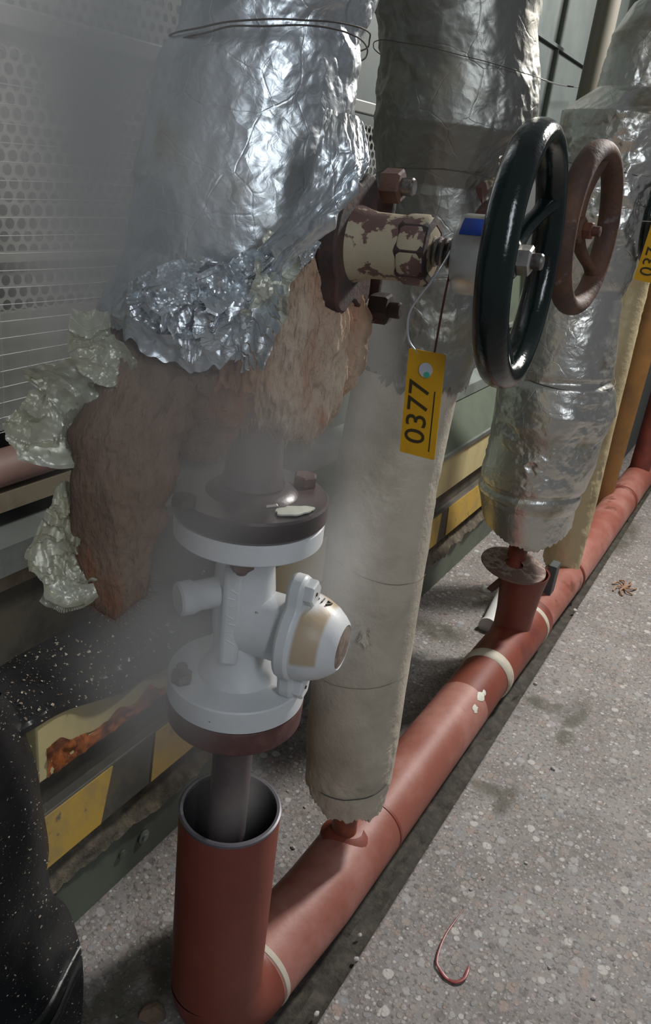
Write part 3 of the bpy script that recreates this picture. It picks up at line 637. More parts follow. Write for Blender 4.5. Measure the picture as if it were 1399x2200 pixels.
Nn = gridn(P); sgn = np.sign(np.sum(Nn*(P-V(A1[0], A1[1], 1.3)), axis=2, keepdims=True)); fibres(P[:, :].reshape(-1, 3), (Nn*sgn).reshape(-1, 3), 2600, .007, 2, .0002).build('loose_fibre', wool_m, w1, kind='stuff')
fibres(P[:, :6].reshape(-1, 3), (Nn*sgn)[:, :6].reshape(-1, 3), 500, .014, 8, .00025).build('loose_fibre', wool_m, w1, kind='stuff')
# hanging drape of wool on the left
w2 = thing('mineral_wool', 'brown curtain of mineral wool hanging down in the steam, left of the white valve', 'insulation', (A1[0]-.15, A1[1]-.1, 1.0))
def drape(rowsd, seed, n=140, m=260, amp=.010):
    """rowsd: (centre px, y px, half width px, distance, thickness)"""
    T = np.linspace(0, 1, m); k = np.linspace(0, 1, len(rowsd)); g = [np.interp(T, k, [r[i] for r in rowsd]) for i in range(5)]
    out = []
    for i in range(m):
        c = at_dist(g[0][i], g[1][i], g[3][i]); e = at_dist(g[0][i]+g[2][i], g[1][i], g[3][i]); w = e-c; hw = np.linalg.norm(w); w /= hw; nn = nrm(np.cross(w, V(0, 0, 1)))
        if np.dot(nn, CAM-c) < 0: nn = -nn
        t = np.linspace(0, 2*np.pi, n, endpoint=False); tp = np.sqrt(max(0, 1-max(0, (T[i]-.93)/.07)**2)) if T[i] > .93 else 1
        tp0 = min(1, .4+T[i]*8); sc = max(tp, .02)*tp0
        x = np.cos(t)*hw*(sc+.12*vn(T[i]*20, np.sign(np.cos(t))*3, 0, seed)); y = np.sign(np.sin(t))*np.abs(np.sin(t))**.8*g[4][i]*sc
        s = i/m; no = .5*vn(x*26, s*5, np.sin(t), seed)+.30*vn(x*80, s*10, np.sin(t), seed+1)+.12*vn(x*200, s*30, np.sin(t), seed+2)+.07*vn(x*480, s*90, 0, seed+3)
        dz = .02*facet(x*22, x*0+1, seed+6) * (T[i]**4)
        out.append(c+np.outer(x, w)+np.outer(y+amp*2*no*np.abs(np.sin(t))**.5, nn)+np.outer(dz-.0*x, V(0, 0, 1)))
    P = np.array(out); b = B(); b.grid(P, False, True); b.f.append(tuple(range(n))); b.f.append(tuple((m-1)*n+q for q in range(n))); return b, P
b, P = drape([(330, 655, 90, .90, .020), (345, 740, 115, .87, .030), (330, 830, 130, .85, .032), (285, 920, 125, .84, .034), (262, 1020, 112, .84, .034), (255, 1120, 98, .85, .030), (252, 1220, 74, .86, .024), (250, 1300, 52, .87, .014)], 31, amp=.0065)
b.build('wool_batt', wool_dark, w2)
c0 = P.mean(axis=1, keepdims=True); dd = P-c0; dd /= np.linalg.norm(dd, axis=2, keepdims=True)
fibres(P.reshape(-1, 3), dd.reshape(-1, 3), 2600, .008, 12, .0002).build('loose_fibre', wool_dark, w2, kind='stuff')
fibres(P[-30:].reshape(-1, 3), dd[-30:].reshape(-1, 3), 300, .018, 13, .00025).build('loose_fibre', wool_dark, w2, kind='stuff')
# a shorter wool tuft in the middle behind
w3 = thing('mineral_wool', 'short brown tuft of wool between the hanging wool and the black flange', 'insulation', (A1[0], A1[1], 1.15))
b, P = drape([(470, 770, 110, .86, .025), (465, 860, 95, .85, .028), (440, 940, 65, .86, .024), (420, 1000, 40, .87, .014)], 51, 90, 140, .007)
b.build('wool_batt', wool_dark, w3)
c0 = P.mean(axis=1, keepdims=True); dd = P-c0; dd /= np.linalg.norm(dd, axis=2, keepdims=True)
fibres(P.reshape(-1, 3), dd.reshape(-1, 3), 900, .008, 17, .0002).build('loose_fibre', wool_dark, w3, kind='stuff')

# foil scraps hanging from the wool
def scrap(pts, wid, seed, label, amp=.008, curl=.4):
    b = ribbon(pts, wid, seed, amp, .028, 50, 100, curl); o = b.build('foil_scrap', scrap_m, None); return tag(o, label, 'foil scrap')
scrap([at_dist(195, 672, .86), at_dist(195, 740, .85), at_dist(235, 780, .84), at_dist(298, 815, .83)], [.014, .020, .026, .010], 61, 'curled pale foil scrap beside the top of the hanging wool')
scrap([at_dist(40, 870, .86), at_dist(80, 900, .85), at_dist(130, 905, .85), at_dist(200, 845, .84), at_dist(250, 835, .84)], [.016, .050, .055, .045, .014], 71, 'wide dull foil scrap hanging at the left edge, halfway down', .009)
scrap([at_dist(100, 940, .855), at_dist(125, 965, .85), at_dist(150, 975, .85)], [.006, .014, .006], 75, 'small pale torn foil tip under the wide dull scrap')
scrap([at_dist(145, 1040, .86), at_dist(135, 1120, .85), at_dist(125, 1190, .85), at_dist(150, 1255, .845), at_dist(195, 1270, .84)], [.010, .018, .030, .034, .022], 81, 'long crumpled foil strip hanging beside the lower end of the wool', .009)
scrap([at_dist(90, 1278, .85), at_dist(140, 1290, .84), at_dist(205, 1268, .84)], [.006, .015, .008], 91, 'bright folded foil edge at the foot of the hanging strip', .005)

# --- gate valve (first assembly)
n1 = nrm(V(math.cos(math.radians(5.5))*math.cos(math.radians(3)), math.sin(math.radians(5.5)), math.sin(math.radians(3))))
c1 = V(-.240, .806, 1.435)
gv = thing('gate_valve', 'rusty gate valve under the foil with a glossy black-green handwheel, nearest', 'valve', (A1[0], A1[1], 1.2))
def handwheel(c, n, R_, rt, m, parent, hubr, spokes, rot, hubm=None, name='handwheel', bumps=0):
    n = nrm(n); u = nrm(np.cross(n, (0, 0, 1))); v = np.cross(u, n); t = np.linspace(0, 2*np.pi, 96, endpoint=False)
    b = B(); P = np.array([c+R_*(np.cos(a)*u+np.sin(a)*v) for a in t])
    # rim, slightly flattened section, scalloped
    rows = []
    for i, a in enumerate(t):
        o = np.cos(a)*u+np.sin(a)*v; s = np.linspace(0, 2*np.pi, 20, endpoint=False); k = 1+bumps*np.sin(a*12)
        rows.append([P[i]+o*np.cos(q)*rt*.86*k+n*np.sin(q)*rt*1.08*k for q in s])
    b.grid(np.array(rows), True, True); rim = b.build('rim' if parent is None else name, m, parent)
    for k in range(spokes):
        a = rot+k*2*np.pi/spokes; o = np.cos(a)*u+np.sin(a)*v
        path = smoothpath([c+o*hubr*.5-n*.016, c+o*R_*.45-n*.014, c+o*R_*.8-n*.004, c+o*R_*.99], 8)
        bb = B(); bb.tube(path, np.interp(np.linspace(0, 1, len(path)), [0, .6, 1], [rt*.75, rt*.6, rt*.95]), 14, flat=.7); bb.build('spoke', m, rim)
    bb = B(); bb.lathe(c-n*.026, n, [(0, 0), (hubr, 0), (hubr*1.02, .003), (hubr, .019), (hubr*.8, .022), (0, .022)], 32); bb.build('hub', hubm or m, rim)
    return rim
rim1 = handwheel(c1, n1, .1145, .0155, black_gloss, gv, .019, 3, math.radians(30), bumps=0)
ax1 = lambda s: c1+n1*s
hexn(ax1(-.004), n1, .0150, .013, rot=.3).build('spindle_nut', steel, rim1, label='worn steel hex nut')
b = B(); b.lathe(ax1(.002), n1, [(0, 0), (.008, 0), (.008, .016), (.0065, .018), (0, .018)], 20); b.build('spindle_end', steel_dk, rim1)
b = B(); b.lathe(ax1(-.066), n1, [(0, 0), (.034, 0), (.0385, .002), (.0395, .005), (.0395, .034), (.038, .037), (.0, .037)], 64); hubo = b.build('yoke_nut', steel, gv, label='silver steel collar')
# blue label wrapped on the collar, on its upper camera side
u_ = nrm(np.cross(n1, (0, 0, 1))); w_ = np.cross(u_, n1)
def pxang(q, s, r):
    """angle on a cylinder about the spindle whose surface shows nearest pixel q"""
    best = None
    for a in np.linspace(0, 2*np.pi, 720):
        p = ax1(s)+r*(np.cos(a)*u_+np.sin(a)*w_); no = np.cos(a)*u_+np.sin(a)*w_
        if np.dot(no, CAM-p) < 0: continue
        c_ = R.T @ (p-CAM); x, y = PP[0]+F*c_[0]/-c_[2], PP[1]-F*c_[1]/-c_[2]; e = (x-q[0])**2+(y-q[1])**2
        if best is None or e < best[0]: best = (e, a)
    return best[1]
aa, ab = pxang((1025, 469), -.045, .0395), pxang((1015, 505), -.045, .0395)
def patch_cyl(o, n, u, w, r, s0, s1, a0, a1, m, parent, name, k=16, th=.0006, jag=0, seed=1, label=None):
    if a1 < a0: a0, a1 = a1, a0
    b = B(); A_, S_ = np.meshgrid(np.linspace(a0, a1, k), np.linspace(s0, s1, k), indexing='ij')
    P = o+S_[..., None]*n+(r+th)*(np.cos(A_)[..., None]*u+np.sin(A_)[..., None]*w); b.grid(P)
    edge = np.concatenate([P[0], P[1:, -1], P[-1, ::-1][1:], P[::-1, 0][1:-1]]); ctr = o+n*(((edge-o)@n)[:, None]); inn = ctr+(edge-ctr)*((r-.0005)/(r+th)); b.grid(np.stack([edge, inn], 0), False, True); b.open = True
    return b.build(name, m, parent, label=label)
patch_cyl(c1, n1, u_, w_, .0395, -.059, -.035, aa, ab, blue, hubo, 'blue_label', label='plain blue label')
# threaded spindle with coils
b = B(); b.lathe(ax1(-.10), n1, [(0, 0), (.010, 0), (.010, .045), (0, .045)], 20); b.build('spindle', steel_dk, gv)
b = B(); t = np.linspace(0, 2*np.pi*4.5, 160); P = np.array([ax1(-.096+.033*q/t[-1])+.0125*(np.cos(q)*u_+np.sin(q)*w_) for q in t]); b.tube(P, .0028, 8); b.build('spindle_thread', steel_dk, gv, label='oily coiled thread')
# bonnet barrel
b = B(); b.lathe(ax1(-.178), n1, [(.0, 0), (.040, 0), (.036, .012), (.034, .02), (.033, .055), (.0345, .056), (.0355, .060), (.0355, .078), (.033, .083), (.024, .085), (.0, .085)], 64); b.build('bonnet', barrel_m, gv, label='barrel with chipped cream paint')
b = B(); b.lathe(ax1(-.125), n1, [(.0345, 0), (.036, .003), (.036, .028), (.0335, .0315), (.026, .0325), (.024, .031)], 8); b.build('gland_collar', rust, gv)
# bonnet flange: rounded plate with lugs; gland arms
def plate(o, n, pts, h, name, m, parent, bev=.003, label=None):
    n = nrm(n); u = nrm(np.cross((0, 0, 1), n)); w = np.cross(n, u); k = len(pts); b = B()
    v = [np.asarray(o)+u*p[0]+w*p[1] for p in pts]+[np.asarray(o)+n*h+u*p[0]+w*p[1] for p in pts]
    b.add(v, [tuple(range(k))[::-1], tuple(range(k, 2*k))]+[(i, (i+1) % k, k+(i+1) % k, k+i) for i in range(k)]); return b.build(name, m, parent, True, bevel=bev, label=label)
def outline(lobes, base, n=72):
    """rounded outline: base radius with lobes (angle, reach, width)"""
    out = []
    for a in np.linspace(0, 2*np.pi, n, endpoint=False):
        r = base
        for (la, lr, lw) in lobes:
            # circle lobe
            cx, cy = (lr-lw)*math.cos(la), (lr-lw)*math.sin(la); dx, dy = math.cos(a), math.sin(a); bq = dx*cx+dy*cy; disc = bq*bq-(cx*cx+cy*cy-lw*lw)
            if disc > 0 and bq > 0: r = max(r, bq+math.sqrt(disc))
        out.append((r*math.cos(a), r*math.sin(a)))
    # light smoothing
    P = np.array(out); P = (np.roll(P, 1, 0)+2*P+np.roll(P, -1, 0))/4; return [tuple(p) for p in P]
plate(ax1(-.200), n1, outline([(math.radians(q), .078, .022) for q in (62, 118, 242, 298)], .060), .022, 'bonnet_flange', rust, gv)
plate(ax1(-.232), n1, outline([(math.radians(q), .078, .022) for q in (62, 118, 242, 298)], .064), .026, 'body_flange', rust, gv)
b = B(); b.lathe(ax1(-.34), n1, [(.0, 0), (.055, 0), (.058, .05), (.062, .09), (.06, .108), (0, .108)], 40); b.build('valve_body', rust, gv)
def stud(c, n, r, h, m, parent, st=.012, m2=None, washer=False):
    b = hexn(c, n, r, h, rot=random.random()); o = b.build('nut', m, parent)
    b = B(); b.lathe(np.asarray(c)+n*h*.9, n, [(0, 0), (r*.52, 0), (r*.52, st), (r*.42, st+.002), (0, st+.002)], 16); b.build('stud', m2 or m, o); return o
def on_plane(px, py, s):
    r = ray(px, py); p0 = ax1(s); t = np.dot(p0-CAM, n1)/np.dot(r, n1); return CAM+r*t
for (px, py) in ((826, 398), (800, 660), (770, 545)):
    stud(on_plane(px, py, -.178), n1, .0185, .022, rust_lt if py < 420 else rust, gv, .014, steel_dk if py < 420 else rust)
b = B(); b.tube([on_plane(795, 640, -.185), on_plane(835, 405, -.185)], .012, 12); b.build('gland_yoke', rust, gv)
# vertical body neck down to black flange
b = B(); b.lathe((A1[0], A1[1], 1.12), (0, 0, 1), [(.042, 0), (.037, .015), (.036, .04), (.036, .13), (.05, .18), (.065, .22), (.06, .5), (0, .5)], 40); b.build('outlet_neck', black_fl, gv)
b = B(); b.lathe((A1[0], A1[1], 1.0775), (0, 0, 1), [(0, 0), (.098, 0), (.1005, .003), (.1005, .026), (.098, .029), (.060, .030), (.056, .034), (.044, .040), (0, .042)], 72); fl1 = b.build('outlet_flange', black_fl, gv, label='black round outlet flange')
for (px, py, r_, h, m_) in ((655, 1040, .0165, .014, rust_lt), (575, 1083, .0155, .004, steel), (395, 1085, .0155, .012, rust)):
    p = at_z(px, py, 1.1075); o = hexn(p, (0, 0, 1), r_, h, rot=.5).build('flange_bolt', m_, fl1)
# peeled paint flake
p = at_z(632, 1098, 1.1085); b = B(); t = np.linspace(0, 2*np.pi, 26, endpoint=False)
e = nrm(at_z(680, 1093, 1.1085)-p); g_ = np.cross(V(0, 0, 1), e)
rim_ = np.array([p+(e*.026*np.cos(a)+g_*.012*np.sin(a))*(1+.25*facet(np.array([a*2.2]), np.array([0.]), 4)[0]) for a in t]); top_ = rim_+V(0, 0, .002)
b.add(np.vstack([rim_, top_]), [tuple(range(26, 52))]+[(i, (i+1) % 26, 26+(i+1) % 26, 26+i) for i in range(26)]); b.build('paint_flake', flake, fl1, label='pale peeled paint patch')

# --- white check valve
cv = thing('check_valve', 'white painted check valve with two round flanges in the steam', 'valve', (A1[0], A1[1], .79))
for (z0, z1) in ((1.047, 1.0755), (.793, .8285)):
    b = B(); b.lathe((A1[0], A1[1], z0), (0, 0, 1), [(0, 0), (.0965, 0), (.0985, .002), (.0985, z1-z0-.002), (.0965, z1-z0), (0, z1-z0)], 72); o = b.build('flange', white, cv)
    if z0 > 1:
        for k, a in enumerate((-60, 30, 120, 210)):
            p = V(A1[0]+.077*math.cos(math.radians(a)), A1[1]+.077*math.sin(math.radians(a)), z0)
            stud(p, V(0, 0, -1), .0155, .014, rust_lt, o, .006)
        fz = o
    else: fb = o
# visible lower bolts
p = at_z(390, 1462, .829); stud(p, V(0, 0, 1), .015, .014, plate_m, fb, .012)
p = at_z(600, 1463, .829)
b = B(); b.lathe((A1[0], A1[1], .825), (0, 0, 1), [(.058, 0), (.053, .012), (.040, .030), (.037, .05), (.041, .09), (.043, .14), (.039, .18), (.043, .20), (.055, .222), (.058, .223)], 56); b.build('valve_body', white, cv)
# raised rib panel with cast marks on the front
fr, lf = frame(A1)
def frontbox(off, z0, z1, w, depth, r, name, m, parent, bev=.004):
    b = B(); c0 = V(A1[0], A1[1], 0)+lf*off
    P = []
    for z in (z0, z1):
        for s, d in ((-w, r*.5), (w, r*.5), (w, r+depth), (-w, r+depth)): P.append(c0+lf*s+fr*d+V(0, 0, z))
    b.add(P, [(0, 3, 2, 1), (4, 5, 6, 7), (0, 1, 5, 4), (1, 2, 6, 5), (2, 3, 7, 6), (3, 0, 4, 7)]); return b.build(name, m, parent, True, bevel=bev)
rib = frontbox(.014, .865, 1.015, .013, .006, .040, 'rib_panel', white, cv, .006)
for k in range(7):   # unreadable cast marks
    b = B(); z = .985-k*.013; c0 = V(A1[0], A1[1], 0)+lf*(.013+.003*(k % 2))+fr*.0455
    b.tube([c0+V(0, 0, z)+lf*.005, c0+V(0, 0, z-.006+.004*(k % 3))-lf*.005], .0015, 6); b.build('cast_mark', white, rib)
def on_cap(px, py, lift=0.):
    best = None
    for h, rr_ in ((.002, .060), (.010, .060), (.016, .0585), (.022, .057), (.030, .0535), (.038, .050), (.044, .0455), (.050, .041)):
        for a in np.linspace(0, 2*np.pi, 240):
            no = uV*np.cos(a)+wV*np.sin(a); p = e_st+nv*(Lv-.058+h)+no*rr_
            if np.dot(no, CAM-p) < 0: continue
            c_ = R.T@(p-CAM); e = (PP[0]+F*c_[0]/-c_[2]-px)**2+(PP[1]-F*c_[1]/-c_[2]-py)**2
            if best is None or e < best[0]: best = (e, p, no)
    return best[1] if not lift else best
def cap_mat():
    m = white.copy(); m.name = 'white_paint_heat_stained'; nt = m.node_tree; N = nt.nodes; L = nt.links; bs = N['Principled BSDF']; src = bs.inputs['Base Color'].links[0].from_socket
    c0 = on_cap(660, 1385); g = N.new('ShaderNodeNewGeometry'); tot = None
    ex = nv; ez = nrm(V(0, 0, 1)-nv*nv[2])
    for ax, h in ((ex, .019), (ez, .037)):
        dt = N.new('ShaderNodeVectorMath'); dt.operation = 'DOT_PRODUCT'; L.new(g.outputs['Position'], dt.inputs[0]); dt.inputs[1].default_value = [float(q) for q in ax]
        sb = N.new('ShaderNodeMath'); sb.operation = 'SUBTRACT'; L.new(dt.outputs['Value'], sb.inputs[0]); sb.inputs[1].default_value = float(np.dot(c0, ax))
        ab = N.new('ShaderNodeMath'); ab.operation = 'ABSOLUTE'; L.new(sb.outputs[0], ab.inputs[0])
        rr = N.new('ShaderNodeMapRange'); rr.interpolation_type = 'SMOOTHSTEP'; rr.inputs['From Min'].default_value = h; rr.inputs['From Max'].default_value = h*.72; L.new(ab.outputs[0], rr.inputs['Value'])
        if tot is None: tot = rr.outputs[0]
        else: mu = N.new('ShaderNodeMath'); mu.operation = 'MULTIPLY'; L.new(tot, mu.inputs[0]); L.new(rr.outputs[0], mu.inputs[1]); tot = mu.outputs[0]
    mu = N.new('ShaderNodeMath'); mu.operation = 'MULTIPLY'; L.new(tot, mu.inputs[0]); mu.inputs[1].default_value = .85
    x = N.new('ShaderNodeMix'); x.data_type = 'RGBA'; L.new(mu.outputs[0], x.inputs[0]); L.new(src, x.inputs[6]); x.inputs[7].default_value = (.46, .33, .18, 1); L.new(x.outputs[2], bs.inputs['Base Color'])
    return m
# side chamber towards the right
e_end = at_x(737, 1391, -.375); e_st = V(A1[0], A1[1], .918)
nv = nrm(e_end-e_st); Lv = np.linalg.norm(e_end-e_st)
b = B(); b.lathe(e_st, nv, [(.046, 0), (.046, .02), (.046, Lv-.085), (.049, Lv-.078), (.053, Lv-.070)], 56); b.build('side_boss', white, cv)
uV = nrm(np.cross((0, 0, 1), nv)); wV = np.cross(nv, uV)
cover = plate(e_st+nv*(Lv-.078), nv, outline([(math.radians(q), .096, .024) for q in (98, 262)], .064), .024, 'cover_flange', white, cv, .006)
b = B(); b.lathe(e_st+nv*(Lv-.058), nv, [(.061, -.002), (.060, .010), (.057, .022), (.050, .038), (.041, .050), (.035, .056), (.031, .058), (.031, .056), (0, .056)], 64); cap = b.build('cover_cap', cap_mat(), cv)
b = B(); b.lathe(e_st+nv*(Lv-.003), nv, [(0, 0), (.0295, 0), (.0295, .002), (.027, .003), (0, .0028)], 48); b.build('name_plate', plate_m, cap, label='round rust coloured plate on the cap end')
for q in (98, 262):
    a = math.radians(q); p = e_st+nv*(Lv-.055)+(uV*math.cos(a)+wV*math.sin(a))*.074
    o = hexn(p, nv, .0185, .013, rot=.2).build('cover_bolt', white, cover)
    b = B(); b.lathe(p+nv*.0125, nv, [(0, 0), (.003, 0), (.0025, .0015), (0, .0015)], 10); b.build('bolt_mark', rust, o)
# pen marks reading -17 on the cap
def text(body, o, right, up, size, m, parent, name, ext=.0002):
    cu = bpy.data.curves.new(name, 'FONT'); cu.body = body; cu.size = size; cu.extrude = ext; cu.align_x = 'CENTER'; cu.align_y = 'CENTER'; cu.resolution_u = 4
    ob = bpy.data.objects.new(name, cu); C.objects.link(ob); bpy.context.view_layer.update(); dg = bpy.context.evaluated_depsgraph_get(); me = bpy.data.meshes.new_from_object(ob.evaluated_get(dg)); bpy.data.objects.remove(ob)
    o2 = bpy.data.objects.new(name, me); C.objects.link(o2); me.materials.clear(); me.materials.append(m)
    right = nrm(right); up = nrm(np.asarray(up)-right*np.dot(up, right)); nn = np.cross(right, up)
    mt = Matrix.Identity(4)
    for i in range(3): mt[i][0] = right[i]; mt[i][1] = up[i]; mt[i][2] = nn[i]
    off = np.zeros(3); p = parent
    while p is not None: off += np.array(p.location); p = p.parent
    for v in me.vertices: q = mt.to_3x3() @ v.co; v.co = q+Vector(np.asarray(o)-off)
    if parent: o2.parent = parent
    return o2
best = on_cap(700, 1297, 1.)
nb_ = nrm(best[2]+nv*.35); text('-17', best[1]+nb_*.0010, nrm(nv-nb_*np.dot(nv, nb_)), np.cross(nb_, nv), .017, ink, cap, 'pen_mark', .0012)
# left stub arm
st_d = nrm(at_dist(370, 1290, .90)-V(A1[0], A1[1], .965)); b = B(); b.lathe(V(A1[0], A1[1], .965), st_d, [(.021, .02), (.020, .07), (.023, .075), (.023, .092), (.020, .095), (0, .095)], 32); b.build('side_stub', white, cv)

# --- drain outlet below
dr = thing('drain_pipe', 'rusty round flange and thin pipe dropping from the white valve into the red pipe', 'pipe', (A1[0], A1[1], .5))
b = B(); b.lathe((A1[0], A1[1], .7505), (0, 0, 1), [(.03, -.004), (.075, 0), (.094, .003), (.098, .008), (.099, .038), (.097, .0418), (0, .0418)], 72); b.build('flange', rust_fl, dr)
b = B(); b.lathe((A1[0]+.003, A1[1], .40), (0, 0, 1), [(.0255, 0), (.030, .0), (.030, .36), (0, .36)], 40); b.build('outlet', mat('dark_pipe', (.07, .05, .055), .5, col2=(.10, .07, .07), nscale=12), dr)

# --- wires and yellow tag
pY = .755
tg = thing('number_tag', 'yellow number tag 0377 hanging on wires below the nearest spindle', 'tag', at_y(905, 870, .755))
TLf, TRt = at_y(908, 757, .752), at_y(991, 772, .748); BL, BR = at_y(834, 958, .757), at_y(902, 978, .753)
rt = nrm(TRt-TLf); ctr = (TLf+TRt+BL+BR)/4; upv = nrm((TLf+TRt)/2-(BL+BR)/2); nt_ = nrm(np.cross(rt, upv)); hw = np.linalg.norm(TRt-TLf)/2*.97; hh = np.linalg.norm(TLf-BL)/2
upv = nrm(upv-rt*np.dot(upv, rt)); nt_ = np.cross(rt, upv)
if np.dot(nt_, CAM-ctr) < 0: nt_ = -nt_
def tagplate(ctr, rt, upv, nt_, hw, hh, th, parent, name='tag_plate', m=yellow):
    b = B(); out = []
    for (sx, sy) in ((-1, -1), (1, -1), (1, 1), (-1, 1)):
        a0 = {(-1, -1): 180, (1, -1): 270, (1, 1): 0, (-1, 1): 90}[(sx, sy)]; rc = hw*.10
        for k in range(5): a = math.radians(a0+k*22.5); out.append(ctr+rt*(sx*(hw-rc)+rc*math.cos(a))+upv*(sy*(hh-rc)+rc*math.sin(a)))
    out = np.array(out); k = len(out); b.add(np.vstack([out-nt_*th, out+nt_*th]), [tuple(range(k))[::-1], tuple(range(k, 2*k))]+[(i, (i+1) % k, k+(i+1) % k, k+i) for i in range(k)]); return b.build(name, m, parent, False)
tp = tagplate(ctr, rt, upv, nt_, hw, hh, .0006, tg)
# digits read upwards along the tag, with their tops to the left
text('0377', ctr-rt*hw*.16-upv*hh*.16+nt_*.0009, upv, -rt, hw*1.62, ink, tp, 'digits')
b = B(); q_ = [ctr+rt*hw*(.62+a)+upv*hh*c+nt_*d for d in (.0006, .0009) for a, c in ((0, -.86), (.06, -.86), (.06, .30), (0, .30))]; b.add(q_, [(4, 5, 6, 7), (0, 3, 2, 1), (0, 1, 5, 4), (1, 2, 6, 5), (2, 3, 7, 6), (3, 0, 4, 7)]); b.build('printed_line', ink, tp, False)
b = B(); b.lathe(ctr+rt*hw*.05+upv*hh*.66+nt_*.0007, nt_, [(0, 0), (hw*.36, 0), (hw*.36, .0012), (0, .0014)], 32); sk = b.build('sticker', sticker, tp)
b = B(); b.lathe(ctr+rt*hw*.16+upv*hh*.58+nt_*.0021, nt_, [(0, 0), (hw*.15, 0), (hw*.15, .0006), (0, .0006)], 20); b.build('green_dot', green_st, sk)
b = B(); b.tube(smoothpath([ax1(-.070)+V(0, 0, .0165), at_y(945, 580, .745), at_y(905, 632, .745), at_y(880, 672, .75), at_y(877, 722, .752), at_y(892, 752, .753), at_y(925, 775, .752)], 12), .0011, 8); b.build('wire', wire_m, tg, label='silver wire loop')
b = B(); b.tube(smoothpath([ax1(-.072)-V(0, 0, .014), at_y(955, 640, .75), at_y(942, 710, .752), at_y(932, 768, .752)], 10), .0011, 8); b.build('wire', wire_rust, tg, label='rusty wire')

# ------------------------------------------------------------------ second assembly
ip = thing('insulated_pipe', 'tall beige wrapped pipe standing right of the white valve', 'insulated pipe', (A2[0], A2[1], .25))
rows2 = [(.26, .088, .002, 0), (.33, .094, .002, 0), (.45, .096, .006, 0), (.7, .096, .010, 0), (1.0, .094, .016, 0), (1.1, .092, .012, 0), (1.2, .090, .008, 0)]
b, P2 = wrapped(A2, rows2, [(-180, .25), (-90, .268), (-50, .247), (-20, .262), (20, .258), (60, .29), (180, .27)], 77, [(.2, .0035), (.5, .0024), (1.0, .0022), (1.15, .003)], .04, 300, 560, ragged=.006, thick=.35)
b.build('wrap', canvas, ip)
fr2, lf2 = frame(A2)
tie(A2, .335, .0965, .002, .0016, 4, .0012, back_m, ip, -60, 30, 'seam_crease')
for (z, s) in ((.60, 3), (.84, 6)):
    tie(A2, z, .0968, .010, .0012, s, .0005, tan_p, ip, -75, 60, 'seam_crease')
b = ribbon([at_dist(752, 1372, A2[0]*0+1.245), at_dist(778, 1362, 1.235), at_dist(790, 1385, 1.24)], [.008, .018, .006], 11, .006, .02, curl=.6); b.build('torn_flap', canvas, ip)
j2 = thing('foil_jacket', 'dull creased foil jacket behind the bonnet, on the tall beige pipe', 'insulation jacket', (A2[0], A2[1], 1.2))
rows2b = [(1.18, .096, .002), (1.25, .100, -.010), (1.34, .100, -.010), (1.42, .098, -.010), (1.49, .098, .004), (1.52, .108, .0), (1.57, .124, -.005), (1.64, .120, .0), (1.72, .122, .018), (1.9, .122, .018)]
b, _ = wrapped(A2, rows2b, [(-180, 1.19), (-90, 1.175), (-40, 1.19), (0, 1.18), (50, 1.2), (180, 1.19)], 91, [(1.15, .005), (1.3, .006), (1.5, .006), (1.6, .008), (1.8, .009)], .06, 380, 480, ragged=.008)
b.build('foil_cover', foil_mid, j2)
tie(A2, 1.655, .128, .004, .002, 6, .0007, None, j2); tie(A2, 1.50, .108, .0, .0015, 8, .0005, None, j2)
b = ribbon([at_dist(1085, 330, 1.17), at_dist(1098, 352, 1.16), at_dist(1112, 340, 1.16)], [.006, .016, .005], 23, .008, .02, curl=.6); b.build('torn_flap', foil_mid, j2)
b = ribbon([at_dist(1045, 398, 1.17), at_dist(1065, 390, 1.165), at_dist(1088, 395, 1.17)], [.006, .007, .004], 24, .006, .02, curl=.6); b.build('torn_flap', canvas, j2)
gv2 = thing('gate_valve', 'gate valve with a matt rusty brown handwheel, second in the row', 'valve', (A2[0], A2[1], 1.2))
n2 = nrm(V(1, -.05, .045)); c2 = V(-.275, 1.20, 1.456)
rim2 = handwheel(c2, n2, .104, .0150, rust_wheel, gv2, .018, 3, math.radians(100))
hexn(c2-n2*.004, n2, .0125, .012).build('spindle_nut', nut_org, rim2, label='orange rusted nut')
b = B(); b.lathe(c2+n2*.006, n2, [(0, 0), (.007, 0), (.007, .012), (0, .013)], 14); b.build('spindle_end', nut_org, rim2)
b = B(); b.lathe(c2-n2*.16, n2, [(0, 0), (.032, 0), (.032, .05), (.012, .055), (.010, .15), (0, .15)], 28); b.build('bonnet', rust, gv2)
# torn opening with brown gland box behind the first wheel
b = B(); b.lathe(c2-n2*.185+V(0, 0, .045), n2, [(0, 0), (.035, 0), (.034, .03), (0, .03)], 6); b.build('gland', rust_lt, gv2)

# ------------------------------------------------------------------ third assembly
j3 = thing('foil_jacket', 'tall crumpled silver foil jacket behind the rusty brown handwheel', 'insulation jacket', (A3[0], A3[1], .5))
rows3 = [(.50, .138, .026), (.60, .150, .045), (.62, .158, .045), (.75, .163, .034), (.83, .163, .032), (.92, .176, .022), (1.0, .168, .03), (1.02, .160, .033), (1.13, .150, .04), (1.25, .135, .048), (1.35, .145, .045), (1.45, .155, .04), (1.6, .150, .03), (1.70, .155, .03), (1.76, .110, .0), (1.88, .105, .0), (1.95, .075, -.01), (1.985, .03, -.02), (1.99, .003, -.02)]
b, _ = wrapped(A3, rows3, [(-180, .53), (-100, .56), (-60, .53), (-20, .485), (15, .49), (60, .52), (100, .56), (180, .54)], 131, [(.4, .003), (.66, .005), (.8, .012), (1.0, .010), (1.3, .012), (1.7, .012), (1.95, .004)], .075, 380, 640, ragged=.005, squeeze=[(1.01, .06, .012), (.655, .045, .010), (1.26, .03, .015)])
b.build('foil_cover', foil_far, j3)
tie(A3, 1.01, .158, .03, .003, 5, .0014, None, j3); tie(A3, 1.56, .158, .035, .004, 7, .0012, None, j3)
